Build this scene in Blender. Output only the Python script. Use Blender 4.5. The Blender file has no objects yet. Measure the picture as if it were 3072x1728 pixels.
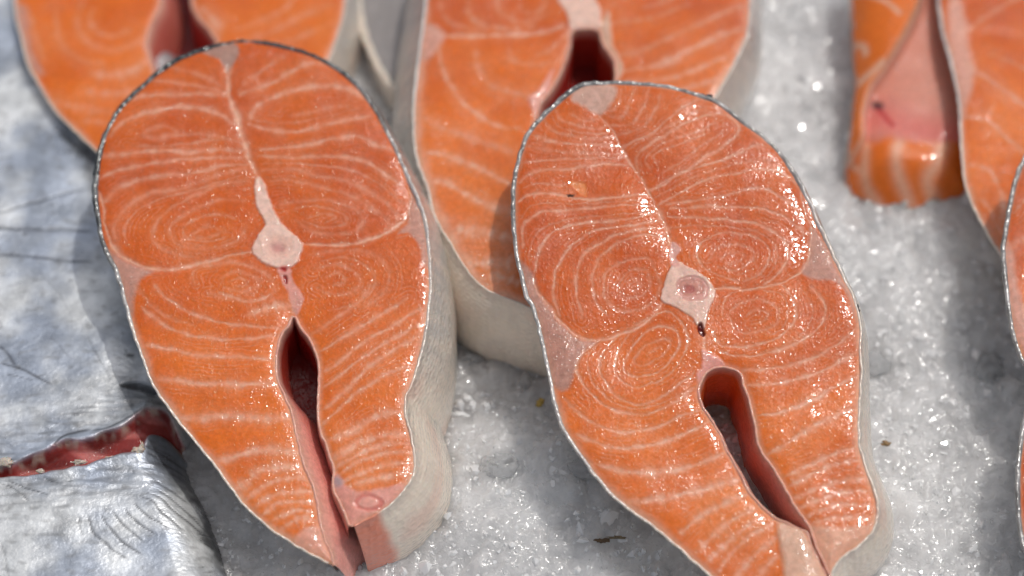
import bpy, math, random
import numpy as np
from mathutils import Vector, Matrix
rng = np.random.default_rng(7)
random.seed(7)
R = math.radians
sc = bpy.context.scene
C = sc.collection

# ---------------------------------------------------------------- camera
TILT, DIST, FOC = R(36), 0.62, 85.0
TARGET = np.array([0.0, 0.0, 0.030])
CAMP = TARGET + DIST * np.array([0, -math.sin(TILT), math.cos(TILT)])
cam_d = bpy.data.cameras.new("camera"); cam = bpy.data.objects.new("camera", cam_d); C.objects.link(cam)
cam.location = CAMP; cam.rotation_euler = (TILT, 0, 0)
cam_d.lens = FOC; cam_d.sensor_width = 36; cam_d.clip_start = 0.02; cam_d.clip_end = 10
cam_d.dof.use_dof = True; cam_d.dof.focus_distance = 0.600; cam_d.dof.aperture_fstop = 4.8
sc.camera = cam

# ---------------------------------------------------------------- light
SUN_EL, SUN_AZ = 68.0, 36.0           # azimuth counted from +x towards +y
sd = np.array([math.cos(R(SUN_EL))*math.cos(R(SUN_AZ)), math.cos(R(SUN_EL))*math.sin(R(SUN_AZ)), math.sin(R(SUN_EL))])
sun_d = bpy.data.lights.new("sun", 'SUN'); sun = bpy.data.objects.new("sun", sun_d); C.objects.link(sun)
sun_d.energy = 2.0; sun_d.angle = R(0.55); sun_d.color = (1.0, 0.965, 0.91)
sun.rotation_euler = Vector(sd).to_track_quat('Z', 'Y').to_euler(); sun.location = (0.5, 0.5, 1.0)
w = bpy.data.worlds.new("World"); sc.world = w; w.use_nodes = True
nt = w.node_tree; bg = nt.nodes["Background"]
sky = nt.nodes.new("ShaderNodeTexSky"); sky.sky_type = 'NISHITA'; sky.sun_disc = False
sky.sun_elevation = R(SUN_EL); sky.sun_rotation = R(90 - SUN_AZ)
sky.dust_density = 4.0; sky.ozone_density = .4
hs = nt.nodes.new('ShaderNodeHueSaturation'); hs.inputs['Saturation'].default_value = .4   # the photograph's white balance
nt.links.new(sky.outputs[0], hs.inputs['Color']); nt.links.new(hs.outputs[0], bg.inputs[0]); bg.inputs[1].default_value = 0.15
sc.view_settings.view_transform = 'Standard'; sc.view_settings.look = 'None'
sc.view_settings.exposure = -0.66; sc.view_settings.gamma = 1.0
sc.cycles.use_denoising = True
sc.cycles.max_bounces = 8; sc.cycles.caustics_reflective = False; sc.cycles.caustics_refractive = False
sc.cycles.sample_clamp_indirect = 4.0

# ---------------------------------------------------------------- projection from photo pixels to surfaces in the place
CR = np.array([1.0, 0, 0]); CU = np.array([0, math.cos(TILT), math.sin(TILT)]); CF = np.array([0, math.sin(TILT), -math.cos(TILT)])
def rays(px):
    px = np.asarray(px, float)
    a = (px[:, 0]-1536)/3072*36/FOC; b = -(px[:, 1]-864)/3072*36/FOC
    return CF[None] + a[:, None]*CR + b[:, None]*CU
class Plane:
    """a plane with its own (u, v) axes; anchor = photo point at height z"""
    def __init__(s, anchor, z, tilt=0.0, roll=0.0):
        r = rays([anchor])[0]; t = (z-CAMP[2])/r[2]
        s.p = CAMP + t*r
        s.v = np.array([0, math.cos(R(tilt)), math.sin(R(tilt))])
        s.u = np.array([math.cos(R(roll)), 0, math.sin(R(roll))]); s.u -= s.v*np.dot(s.u, s.v); s.u /= np.linalg.norm(s.u)
        s.n = np.cross(s.u, s.v)
    def uv(s, px):
        r = rays(px); t = np.dot(s.p-CAMP, s.n)/(r@s.n); P = CAMP + t[:, None]*r - s.p
        return np.stack([P@s.u, P@s.v], 1)
    def w(s, uv, h=0.0):
        h = np.broadcast_to(np.asarray(h, float), (len(uv),))
        return s.p + uv[:, :1]*s.u + uv[:, 1:2]*s.v + h[:, None]*s.n

# ---------------------------------------------------------------- numeric helpers
_perm = rng.permutation(4096)
_grad = rng.normal(size=(4096, 2)); _grad /= np.linalg.norm(_grad, axis=1)[:, None]
def pn(x, y, seed=0):
    x = np.asarray(x, float)+seed*17.31; y = np.asarray(y, float)+seed*9.77
    xi = np.floor(x).astype(int); yi = np.floor(y).astype(int); xf = x-xi; yf = y-yi
    def g(a, b):
        k = _perm[(_perm[(xi+a) & 4095] + yi+b) & 4095]; q = _grad[k]
        return q[..., 0]*(xf-a)+q[..., 1]*(yf-b)
    s = xf*xf*xf*(xf*(xf*6-15)+10); t = yf*yf*yf*(yf*(yf*6-15)+10)
    return ((g(0, 0)*(1-s)+g(1, 0)*s)*(1-t)+(g(0, 1)*(1-s)+g(1, 1)*s)*t)*1.5
def fbm(x, y, seed=0, o=4):
    r = 0; a = 1.0
    for k in range(o): r = r + a*pn(x*2**k, y*2**k, seed+k); a *= .5
    return r
def sst(a, b, x):
    t = np.clip((x-a)/(b-a), 0, 1); return t*t*(3-2*t)
def spline(P, n=8, closed=False):
    P = np.asarray(P, float); N = len(P)
    if N < 3 and not closed: return P
    idx = range(N) if closed else range(N-1); out = []
    for i in idx:
        g = (lambda k: P[k % N]) if closed else (lambda k: P[min(max(k, 0), N-1)])
        p0, p1, p2, p3 = g(i-1), g(i), g(i+1), g(i+2)
        for t in np.arange(n)/n:
            out.append(.5*((2*p1)+(-p0+p2)*t+(2*p0-5*p1+4*p2-p3)*t*t+(-p0+3*p1-3*p2+p3)*t**3))
    if not closed: out.append(P[-1])
    return np.array(out)
def resample(P, step):
    d = np.r_[0, np.cumsum(np.linalg.norm(np.diff(P[:, :2], axis=0), axis=1))]
    n = max(3, int(d[-1]/step)+1); t = np.linspace(0, d[-1], n)
    return np.stack([np.interp(t, d, P[:, k]) for k in range(P.shape[1])], 1)
def dist_line(X, Y, L, lim):
    """distance of points to polyline L, inf beyond lim; also the position along L"""
    D = np.full(X.shape, np.inf); T = np.zeros(X.shape)
    lo = L.min(0)-lim; hi = L.max(0)+lim
    m = np.nonzero((X > lo[0]) & (X < hi[0]) & (Y > lo[1]) & (Y < hi[1]))[0]
    x = X[m]; y = Y[m]; d = np.full(x.shape, np.inf); tt = np.zeros(x.shape); n = len(L)-1
    for i in range(n):
        a = L[i]; b = L[i+1]
        k = np.nonzero((x > min(a[0], b[0])-lim) & (x < max(a[0], b[0])+lim) & (y > min(a[1], b[1])-lim) & (y < max(a[1], b[1])+lim))[0]
        if not len(k): continue
        e = b-a; q = max(e@e, 1e-14); s = np.clip(((x[k]-a[0])*e[0]+(y[k]-a[1])*e[1])/q, 0, 1)
        dd = np.hypot(x[k]-a[0]-s*e[0], y[k]-a[1]-s*e[1]); c = dd < d[k]
        d[k[c]] = dd[c]; tt[k[c]] = (i+s[c])/n
    D[m] = d; T[m] = tt
    return D, T
def inside(X, Y, P):
    r = np.zeros(X.shape, bool); n = len(P)
    for i in range(n):
        x0, y0 = P[i]; x1, y1 = P[(i+1) % n]
        if y0 == y1: continue
        c = (Y >= min(y0, y1)) & (Y < max(y0, y1))
        k = np.nonzero(c)[0]
        if len(k):
            r[k] ^= X[k] < x0+(Y[k]-y0)*(x1-x0)/(y1-y0)
    return r
def sdist(X, Y, P, lim):
    """signed distance, positive inside polygon P, clamped to lim"""
    Q = np.vstack([P, P[:1]]); D, _ = dist_line(X, Y, Q, lim); D = np.minimum(D, lim)
    return np.where(inside(X, Y, P), D, -D)
def Z(ox, oy, s):                      # photo crop coordinates -> photo pixels
    def f(*pts): return np.array([(ox+p[0]/s, oy+p[1]/s)+tuple(p[2:]) for p in pts], float)
    return f

# ---------------------------------------------------------------- mesh output
def meta(o, label=None, cat=None, group=None, kind=None):
    if label: o['label'] = label
    if cat: o['category'] = cat
    if group: o['group'] = group
    if kind: o['kind'] = kind
    return o
def empty(name, loc, label, cat, group=None):
    o = bpy.data.objects.new(name, None); C.objects.link(o); o.location = loc; o.empty_display_size = 0.01
    return meta(o, label, cat, group)
def mesh_obj(name, V, F, mat, parent=None, col=None, nrm=None, smooth=True):
    V = np.asarray(V, float)
    if parent is not None: V = V-np.array(parent.location)[None]
    me = bpy.data.meshes.new(name); F = np.asarray(F)
    me.vertices.add(len(V)); me.vertices.foreach_set('co', V.astype(np.float32).ravel())
    k = F.shape[1]; me.loops.add(F.size); me.loops.foreach_set('vertex_index', F.astype(np.int32).ravel())
    me.polygons.add(len(F)); me.polygons.foreach_set('loop_start', (np.arange(len(F))*k).astype(np.int32))
    me.polygons.foreach_set('loop_total', np.full(len(F), k, np.int32))
    me.update(calc_edges=True)
    me.polygons.foreach_set('use_smooth', np.full(len(F), smooth))
    if col is not None:
        a = me.color_attributes.new('albedo', 'FLOAT_COLOR', 'POINT')
        if col.shape[1] == 3: col = np.c_[col, np.ones(len(col))]
        a.data.foreach_set('color', col.astype(np.float32).ravel())
    if nrm is not None: me.normals_split_custom_set_from_vertices(nrm.astype(np.float32).tolist())
    me.materials.append(mat)
    o = bpy.data.objects.new(name, me); C.objects.link(o)
    if parent is not None: o.parent = parent
    return o
def grid_faces(nu, nv, keep=None):
    i, j = np.meshgrid(np.arange(nv-1), np.arange(nu-1), indexing='ij'); a = i*nu+j
    F = np.stack([a, a+1, a+nu+1, a+nu], -1).reshape(-1, 4)
    return F if keep is None else F[keep.ravel()]
def blob(name, c, r, mat, parent=None, col=(.5, .5, .5), seed=0, sq=(1, 1, 1), rough=.35, n=10):
    """an uneven pebble-like closed lump"""
    th = np.linspace(0, math.pi, n); ph = np.linspace(0, 2*math.pi, 2*n, endpoint=False)
    T, Pp = np.meshgrid(th, ph, indexing='ij'); d = np.stack([np.sin(T)*np.cos(Pp), np.sin(T)*np.sin(Pp), np.cos(T)], -1).reshape(-1, 3)
    rr = 1+rough*pn(d[:, 0]*1.7+seed, d[:, 1]*1.7+d[:, 2]*1.3, seed)
    V = np.array(c)+d*rr[:, None]*r*np.array(sq)
    m = 2*n; F = [(i*m+j, (i+1)*m+j, (i+1)*m+(j+1) % m, i*m+(j+1) % m) for i in range(n-1) for j in range(m)]
    return mesh_obj(name, V, F, mat, parent, np.tile(np.array(col, float), (len(V), 1)))

# ---------------------------------------------------------------- materials
def nodes(m):
    m.use_nodes = True; t = m.node_tree; return t, t.nodes['Principled BSDF']
def mk(t, kind, **kw):
    n = t.nodes.new(kind)
    for k, v in kw.items():
        if k.startswith('i_'): n.inputs[k[2:].replace('_', ' ')].default_value = v
        else: setattr(n, k, v)
    return n
def noise(t, co, scale, detail=3, rough=.55, stretch=None):
    if stretch is not None:
        mp = mk(t, 'ShaderNodeMapping'); mp.inputs['Scale'].default_value = stretch; t.links.new(co, mp.inputs[0]); co = mp.outputs[0]
    n = mk(t, 'ShaderNodeTexNoise'); n.inputs['Scale'].default_value = scale; n.inputs['Detail'].default_value = detail; n.inputs['Roughness'].default_value = rough
    t.links.new(co, n.inputs['Vector']); return n.outputs['Fac']
def ramp(t, f, a, b, c0=0.0, c1=1.0):
    n = mk(t, 'ShaderNodeMapRange'); n.interpolation_type = 'SMOOTHSTEP'
    for i, v in zip((1, 2, 3, 4), (a, b, c0, c1)): n.inputs[i].default_value = v
    t.links.new(f, n.inputs[0]); return n.outputs[0]
def math_(t, op, a, b):
    n = mk(t, 'ShaderNodeMath', operation=op)
    for i, v in enumerate((a, b)):
        if isinstance(v, (int, float)): n.inputs[i].default_value = v
        else: t.links.new(v, n.inputs[i])
    return n.outputs[0]
def bump(t, h, dist, strength=1.0, prev=None):
    n = mk(t, 'ShaderNodeBump'); n.inputs['Distance'].default_value = dist
    if isinstance(strength, float): n.inputs['Strength'].default_value = strength
    else: t.links.new(strength, n.inputs['Strength'])
    t.links.new(h, n.inputs['Height'])
    if prev is not None: t.links.new(prev, n.inputs['Normal'])
    return n.outputs[0]
def tinted(t, co, attr, scale, lo, hi, stretch=None):
    f = ramp(t, noise(t, co, scale, 4, .6, stretch), .3, .7, lo, hi)
    m = mk(t, 'ShaderNodeMix', data_type='RGBA', blend_type='MULTIPLY'); m.inputs[0].default_value = 1
    t.links.new(attr, m.inputs[6]); g = mk(t, 'ShaderNodeCombineColor')
    for i in range(3): t.links.new(f, g.inputs[i])
    t.links.new(g.outputs[0], m.inputs[7]); return m.outputs[2]

def make_flesh(name, glint=1.0):
    m = bpy.data.materials.new(name); t, b = nodes(m)
    co = mk(t, 'ShaderNodeTexCoord').outputs['Object']; at = mk(t, 'ShaderNodeVertexColor', layer_name='albedo').outputs['Color']
    c = tinted(t, co, at, 900, .90, 1.08)
    t.links.new(c, b.inputs['Base Color'])
    b.inputs['Roughness'].default_value = .34
    b.inputs['IOR'].default_value = 1.40; b.inputs['Specular IOR Level'].default_value = .0
    b.inputs['Subsurface Weight'].default_value = .35; b.inputs['Subsurface Radius'].default_value = (1.0, .28, .12); b.inputs['Subsurface Scale'].default_value = .0007
    b.inputs['Coat Weight'].default_value = 1.0*glint; b.inputs['Coat Roughness'].default_value = .085; b.inputs['Coat IOR'].default_value = 1.5
    mask = ramp(t, noise(t, co, 120, 4, .65), .38, .58, .25, 1.0)
    n1 = bump(t, noise(t, co, 520, 1, .5), .00006, 1.0)
    beads = ramp(t, noise(t, co, 1450, 1, .5), .46, .72)             # sparse droplets and fibre ends in a wet film
    n2 = bump(t, math_(t, 'MULTIPLY', beads, mask), .00013, 1.0, n1)
    t.links.new(n2, b.inputs['Coat Normal'])
    return m
def make_skin():
    m = bpy.data.materials.new('salmon_skin'); t, b = nodes(m)
    co = mk(t, 'ShaderNodeTexCoord').outputs['Object']; at = mk(t, 'ShaderNodeVertexColor', layer_name='albedo').outputs['Color']
    c = tinted(t, co, at, 300, .95, 1.04, (1, 1, .35)); t.links.new(c, b.inputs['Base Color'])
    b.inputs['Roughness'].default_value = .30; b.inputs['Metallic'].default_value = .12; b.inputs['Subsurface Weight'].default_value = .35
    b.inputs['Subsurface Radius'].default_value = (1, .6, .45); b.inputs['Subsurface Scale'].default_value = .0012
    n1 = bump(t, noise(t, co, 800, 3, .6, (1, 1, .5)), .00012, 1.0); n2 = bump(t, noise(t, co, 130, 2, .5), .0005, 1.0, n1)
    v = mk(t, 'ShaderNodeTexVoronoi', feature='F1'); v.inputs['Scale'].default_value = 620; v.inputs['Randomness'].default_value = .55
    mp = mk(t, 'ShaderNodeMapping'); mp.inputs['Scale'].default_value = (1, 1, 1.6); t.links.new(co, mp.inputs[0]); t.links.new(mp.outputs[0], v.inputs['Vector'])
    n2 = bump(t, v.outputs['Distance'], .00024, 1.0, n2)
    t.links.new(n2, b.inputs['Normal']); b.inputs['Coat Weight'].default_value = 1.0; b.inputs['Coat Roughness'].default_value = .13; t.links.new(n2, b.inputs['Coat Normal'])
    return m
def make_silver():
    m = bpy.data.materials.new('silver_fish_skin'); t, b = nodes(m)
    co = mk(t, 'ShaderNodeTexCoord').outputs['Object']; at = mk(t, 'ShaderNodeVertexColor', layer_name='albedo').outputs['Color']
    c = tinted(t, co, at, 120, .72, 1.12); c = tinted(t, co, c, 500, .92, 1.06, (.8, 1, 1)); t.links.new(c, b.inputs['Base Color'])
    b.inputs['Metallic'].default_value = .45
    t.links.new(ramp(t, noise(t, co, 150, 4, .6), .3, .7, .26, .46), b.inputs['Roughness'])
    n1 = bump(t, noise(t, co, 900, 4, .6, (.8, 1, 1)), .00016, 1.0); n2 = bump(t, noise(t, co, 90, 4, .6), .0004, 1.0, n1)
    t.links.new(n2, b.inputs['Normal']); b.inputs['Coat Weight'].default_value = .2; b.inputs['Coat Roughness'].default_value = .12
    return m
def make_ice():
    m = bpy.data.materials.new('crushed_ice_bed'); t, b = nodes(m)
    co = mk(t, 'ShaderNodeTexCoord').outputs['Object']; at = mk(t, 'ShaderNodeVertexColor', layer_name='albedo').outputs['Color']
    c = tinted(t, co, at, 260, .93, 1.04); t.links.new(c, b.inputs['Base Color'])
    b.inputs['Roughness'].default_value = .16; b.inputs['IOR'].default_value = 1.31
    b.inputs['Subsurface Weight'].default_value = 1.0; b.inputs['Subsurface Radius'].default_value = (.97, 1, 1); b.inputs['Subsurface Scale'].default_value = .028
    n1 = bump(t, noise(t, co, 500, 2, .5), .0003, 1.0); n2 = bump(t, ramp(t, noise(t, co, 1150, 1, .5), .50, .70), .00009, 1.0, n1)
    t.links.new(n2, b.inputs['Normal']); b.inputs['Coat Weight'].default_value = 1.0; b.inputs['Coat Roughness'].default_value = .10; t.links.new(n2, b.inputs['Coat Normal'])
    return m
def make_clear():
    m = bpy.data.materials.new('clear_ice'); t, b = nodes(m)
    b.inputs['Base Color'].default_value = (.93, .94, .96, 1); b.inputs['Roughness'].default_value = .06; b.inputs['IOR'].default_value = 1.31
    b.inputs['Transmission Weight'].default_value = .7; b.inputs['Subsurface Weight'].default_value = .6; b.inputs['Subsurface Radius'].default_value = (1, 1, 1); b.inputs['Subsurface Scale'].default_value = .004
    co = mk(t, 'ShaderNodeTexCoord').outputs['Object']
    t.links.new(bump(t, noise(t, co, 1200, 2, .5), .00025, 1.0), b.inputs['Normal'])
    return m
def make_ice_grain():
    m = bpy.data.materials.new('ice_grain'); t, b = nodes(m)
    t.links.new(mk(t, 'ShaderNodeVertexColor', layer_name='albedo').outputs['Color'], b.inputs['Base Color']); b.inputs['Roughness'].default_value = .12; b.inputs['IOR'].default_value = 1.31
    b.inputs['Transmission Weight'].default_value = .12; b.inputs['Subsurface Weight'].default_value = .4; b.inputs['Subsurface Radius'].default_value = (1, 1, 1); b.inputs['Subsurface Scale'].default_value = .001
    b.inputs['Coat Weight'].default_value = 1.0; b.inputs['Coat Roughness'].default_value = .11; b.inputs['Coat IOR'].default_value = 1.6
    return m
def make_plain(name, rough=.5):
    m = bpy.data.materials.new(name); t, b = nodes(m)
    co = mk(t, 'ShaderNodeTexCoord').outputs['Object']; at = mk(t, 'ShaderNodeVertexColor', layer_name='albedo').outputs['Color']
    t.links.new(tinted(t, co, at, 900, .7, 1.2), b.inputs['Base Color']); b.inputs['Roughness'].default_value = rough
    t.links.new(bump(t, noise(t, co, 1200, 3, .6), .0002, 1.0), b.inputs['Normal']); return m
M_FLESH = make_flesh('salmon_flesh'); M_LIN = make_flesh('cavity_lining', .7); M_SKIN = make_skin()
M_SILVER = make_silver(); M_ICE = make_ice(); M_CLEAR = make_clear(); M_GRAIN = make_ice_grain(); M_BIT = make_plain('debris')

# ---------------------------------------------------------------- colours (linear albedo)
ORANGE = np.array([.80, .172, .012]); DEEP = np.array([.60, .090, .004]); FAT = np.array([.86, .44, .30])
CREAM = np.array([.80, .52, .38]); PINK = np.array([.74, .33, .27]); BONE = np.array([.84, .56, .46]); GREYPINK = np.array([.50, .25, .19])
BLOOD_AND_SHADE = np.array([.30, .02, .015])  # blood stains, and the shade painted into the deep cavities

# ---------------------------------------------------------------- a salmon steak
def skin_colour(dark, hrow, x):
    """dark 0 belly cream .. 1 black back; hrow 0 at the cut edge .. 1 at the ice"""
    cream = np.array([.92, .79, .66]); silver = np.array([.46, .465, .47]); black = np.array([.018, .024, .027])
    a = np.clip(dark*2, 0, 1)[:, None]; b = np.clip(dark*2-1, 0, 1)[:, None]
    c = cream*(1-a)+silver*a; c = c*(1-b)+black*b
    return c
def strip(name, plane, top, bot_du, bot_dv, depth, mat, parent, colf, rim=.0008, lift=.00015, rows=12, bulge=.0026, sign=1.0, seed=0):
    """rim + wall hanging from an open contour (u, v); bottom edge shifted by (du, dv) along the plane"""
    n = len(top); tg = np.gradient(top, axis=0); tg /= np.maximum(np.linalg.norm(tg, axis=1), 1e-9)[:, None]
    out = np.stack([tg[:, 1], -tg[:, 0]], 1)*sign
    ja = pn(np.arange(n)*.23, np.zeros(n), seed)*.00022
    prof = [(-1.0, -.0005), (-.65, lift*.6), (-.3, lift), (0.0, lift*.2), (.08, -.0004)]
    bmul = np.clip(1+(bot_du*out[:, 0]+bot_dv*out[:, 1])/.004, 0, 1) if bulge > .001 else np.ones(n)
    V = []; K = []
    for a, z in prof:
        V.append(plane.w(top+out*(a*rim+ja)[:, None], z+ja*.6)); K.append(0.0)
    for k in range(1, rows+1):
        f = k/rows; sh = np.stack([bot_du, bot_dv], 1)*((f**.85)) + out*(bulge*bmul*math.sin(math.pi*f)+.0002*bmul)[:, None]
        wob = .0005*pn(np.arange(n)*.035, np.full(n, f*2.0), seed+3)*f
        V.append(plane.w(top+sh+out*wob[:, None], -depth*f-.0004)); K.append(f)
    V = np.vstack(V); nr = len(prof)+rows
    F = grid_faces(n, nr)
    if sign > 0: F = F[:, ::-1]
    K = np.repeat(K, n); s = np.tile(np.linspace(0, 1, n), nr)
    return mesh_obj(name, V, F, mat, parent, colf(s, K, V))

def steak(name, label, plane, outer, inlet, lines, patches, depth, g, dark, flare, split=None, group='salmon steaks laid out on the ice',
          inlet_col=None, fatedge=(.0012, .0022), glint=1.0, seed=0, floor=None, bulgeh=.0006, base=ORANGE, linew=1.0, crisp=1.0, flakes=True, minflake=160, tip=0.0):
    """outer: photo points of the skin edge, from the first flap tip round the back to the other flap tip (clockwise in the photo: left
    flap tip last).  inlet: points (x, y, du, dv) of the belly opening, running back from the last tip to the first."""
    P = plane
    org = P.w(P.uv(np.asarray(outer)[:, :2]).mean(0)[None], -depth)[0]
    th = empty(name, org, label, 'salmon steak', group)
    o2 = resample(spline(P.uv(np.asarray(outer)[:, :2]), 8), .0005)
    if inlet is not None:
        iv = P.uv(inlet[:, :2]); i4 = resample(spline(np.c_[iv, inlet[:, 2:]*.001], 8), .0005)
        poly = np.vstack([o2, i4[:, :2]])
    else: poly = o2
    # --- cut face grid
    lo = poly.min(0)-g; hi = poly.max(0)+g
    # keep only what the photo could plausibly see, with a margin
    nu = int((hi[0]-lo[0])/g)+2; nv = int((hi[1]-lo[1])/g)+2
    gu = lo[0]+np.arange(nu)*g; gv = lo[1]+np.arange(nv)*g
    U, Vv = np.meshgrid(gu, gv); X = U.ravel(); Y = Vv.ravel()
    wx = X+.00035*pn(X*260, Y*260, seed)+.00016*pn(X*900, Y*900, seed+1); wy = Y+.00035*pn(X*260, Y*260, seed+2)+.00016*pn(X*900, Y*900, seed+3)
    dout, tout = dist_line(X, Y, o2, .012); ins = inside(X, Y, poly)
    din = np.full(X.shape, 9.0)
    if inlet is not None: din, tin = dist_line(X, Y, i4[:, :2], .012)
    # --- lines
    fat = np.zeros(X.shape); best = np.full(X.shape, -1); hgt = np.zeros(X.shape); dmain = np.full(X.shape, .008); dnear = np.full(X.shape, np.inf)
    for k, (pts, wpx, amp) in enumerate(lines):
        L = spline(P.uv(pts), 5); wd = wpx*.0000855*.60*linew; spiral = .45 < amp <= .66; wd *= 1.35 if spiral else 1.0; amp = amp if amp >= 1 else amp*(.72 if spiral else 1.02)
        D, T = dist_line(wx, wy, L, .0042 if amp < 1 else .009); dnear = np.minimum(dnear, D)
        m = np.isfinite(D)
        taper = np.sin(np.clip(T, 0, 1)*math.pi)**.35*.55+.45
        vary = 1+.65*pn(T*7+k*3.1, np.full(T.shape, k*1.7), seed); brk = .62+.5*sst(-.35, .25, pn(T*11+k*1.3, np.full(T.shape, k*2.9+5), seed))
        f = np.zeros(X.shape); ww = wd*np.maximum(vary, .35)*(taper*.6+.4)
        f[m] = min(amp, 1.0)*taper[m]*np.minimum(brk[m], 1)*(.76*np.exp(-(D[m]/ww[m])**2)+.24*np.exp(-(D[m]/(ww[m]*2.8))**2))
        c = f > fat; best[c & (f > .30*min(amp, 1))] = k; fat = np.maximum(fat, f)
        if amp >= 1: dmain = np.minimum(dmain, np.where(m, D, .008))
    dn = np.where(np.isfinite(dnear), dnear, .0042); echo = (.5+.5*np.cos(dn/.00105*6.2832+1.6*pn(X*170, Y*170, seed+71)))**3*sst(.0005, .0009, dn)*sst(.0042, .0034, dn)*sst(-.25, .35, pn(X*95, Y*95, seed+72))
    fat = np.maximum(fat, .24*echo)
    fat = np.clip(fat*(.85+.3*pn(X*420, Y*420, seed+5)), 0, 1)
    gu_ = (Y-Y.min())/(Y.max()-Y.min())
    fe = fatedge[1]+(fatedge[0]-fatedge[1])*sst(.35, .75, gu_)
    edge = np.clip(1.15*np.exp(-(dout/(fe*(1+.35*pn(X*150, Y*150, seed+8))))**2), 0, 1)
    edin = np.clip(.9*np.exp(-(din/.0011)**2), 0, 1) if inlet is not None else 0
    # --- albedo
    mixn = np.clip(.5+.8*pn(X*55, Y*55, seed+11)+.4*pn(X*180, Y*180, seed+12), 0, 1)[:, None]
    deepness = (sst(.30, .65, gu_)[:, None]*.55+mixn*.45)
    col = base*(1-deepness)+DEEP*deepness; pl = (sst(.55, .15, gu_)*sst(-.3, .5, pn(X*45, Y*45, seed+14)))[:, None]*.35; col = col*(1-pl)+np.array([.82, .23, .045])*pl
    fibre = .5+.5*pn(X*2600+600*pn(X*90, Y*90, seed), Y*900, seed+13)
    col = col*(.93+.12*fibre[:, None])
    tot = np.clip(np.maximum(fat, np.maximum(edge*.85, edin)), 0, 1)[:, None]
    part = np.zeros(X.shape, int)
    pc = [];
    for k, (pts, colr, soft, nm, dz) in enumerate(patches):
        pol = spline(P.uv(pts), 5, True); S = sdist(wx, wy, pol, .006); a = sst(-soft*.001, soft*.001, S)
        pc.append((a, np.array(colr), nm, dz, S))
    for a, c_, nm, dz, S in pc:
        if nm != 'over':
            aa = a[:, None]*(.92+.08*mixn); col = col*(1-aa)+c_*(.90+.20*fibre[:, None]+.13*pn(X*520, Y*520, seed+61)[:, None])*aa; hgt += dz*.001*a
            if c_[1] > .2: tot = tot*(1-.55*a[:, None])
    col = col*(1-tot)+(FAT*.7+CREAM*.3)*tot
    for a, c_, nm, dz, S in pc:
        if nm == 'over': aa = a[:, None]; col = col*(1-aa)+c_*aa; hgt += dz*.001*a
    # --- relief
    hgt += .0005*pn(X*60, Y*60, seed+21)+.00008*pn(X*200, Y*200, seed+22)+.00002*pn(X*800, Y*800, seed+23)
    hgt -= .00013*fat*(1-.5*gu_)
    hgt += bulgeh*.75*(1-np.exp(-dmain/.003))
    de = np.minimum(dout, din); hgt -= .0009*np.exp(-(de/.0012))+bulgeh*np.exp(-de/.003)*.4
    hh = hgt.reshape(nv, nu); gy, gx = np.gradient(hh, g)
    W = P.w(np.c_[X, Y], hgt)
    N = P.n[None]-gx.ravel()[:, None]*P.u-gy.ravel()[:, None]*P.v; N /= np.linalg.norm(N, axis=1)[:, None]
    ic = ins.reshape(nv, nu); keep = ic[:-1, :-1] & ic[1:, :-1] & ic[:-1, 1:] & ic[1:, 1:]
    # --- which cell belongs to which part
    lab = np.zeros(X.shape, int)                        # 0 flesh
    names = {0: ('muscle', M_FLESH)}
    lab[(best >= 0)] = 1000+best[best >= 0]
    for k, (a, c_, nm, dz, S) in enumerate(pc):
        if nm not in ('tint', 'over'): lab[S > 0] = 500+k; names[500+k] = (nm, M_FLESH)
    L2 = lab.reshape(nv, nu)[:-1, :-1].copy(); L2[~keep] = -1
    # flakes = connected areas between the fat lines (run based labelling)
    par = []
    def find(a):
        while par[a] != a: par[a] = par[par[a]]; a = par[a]
        return a
    rid = np.full(L2.shape, -1); prev = []
    for r in range(L2.shape[0]):
        z = (L2[r] == 0).astype(np.int8); e = np.flatnonzero(np.diff(np.r_[0, z, 0])); cur = []
        for a, b in zip(e[::2], e[1::2]):
            i = len(par); par.append(i); rid[r, a:b] = i; cur.append((a, b, i))
            for (c, d, j) in prev:
                if c < b-2 and d > a+2:
                    par[find(i)] = find(j)
        prev = cur
    if par:
        root = np.array([find(i) for i in range(len(par))]); m0 = rid >= 0; comp = np.where(m0, root[np.maximum(rid, 0)], -1)
        ids, cnt = np.unique(comp[m0], return_counts=True)
        big = ids[cnt >= minflake]
        mp = np.full(len(par)+1, 2000); mp[big] = 3000+np.arange(len(big))
        L2[m0] = mp[comp[m0]]
    Fall = grid_faces(nu, nv); LL = L2.ravel()
    for k in np.unique(LL[LL >= 0]):
        F = Fall[LL == k]
        if k >= 3000: nm, mt = 'muscle_flake', M_FLESH
        elif k == 2000: nm, mt = 'flesh_edge', M_FLESH
        elif k >= 1000: nm, mt = 'fat_line', M_FLESH
        else: nm, mt = names[k]
        u_, inv = np.unique(F, return_inverse=True)
        o = mesh_obj(nm, W[u_], inv.reshape(-1, 4), mt, th, col[u_], N[u_])
        if nm == 'flesh_edge': o['kind'] = 'stuff'
    # --- skin
    n = len(o2); s = np.linspace(0, 1, n)
    fl = np.interp(s, *zip(*flare))*.001
    tg = np.gradient(o2, axis=0); tg /= np.linalg.norm(tg, axis=1)[:, None]; outv = np.stack([tg[:, 1], -tg[:, 0]], 1)
    area = .5*np.sum(poly[:, 0]*np.roll(poly[:, 1], -1)-np.roll(poly[:, 0], -1)*poly[:, 1]); sg = 1.0 if area > 0 else -1.0
    sh = outv*sg*fl[:, None]
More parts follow.
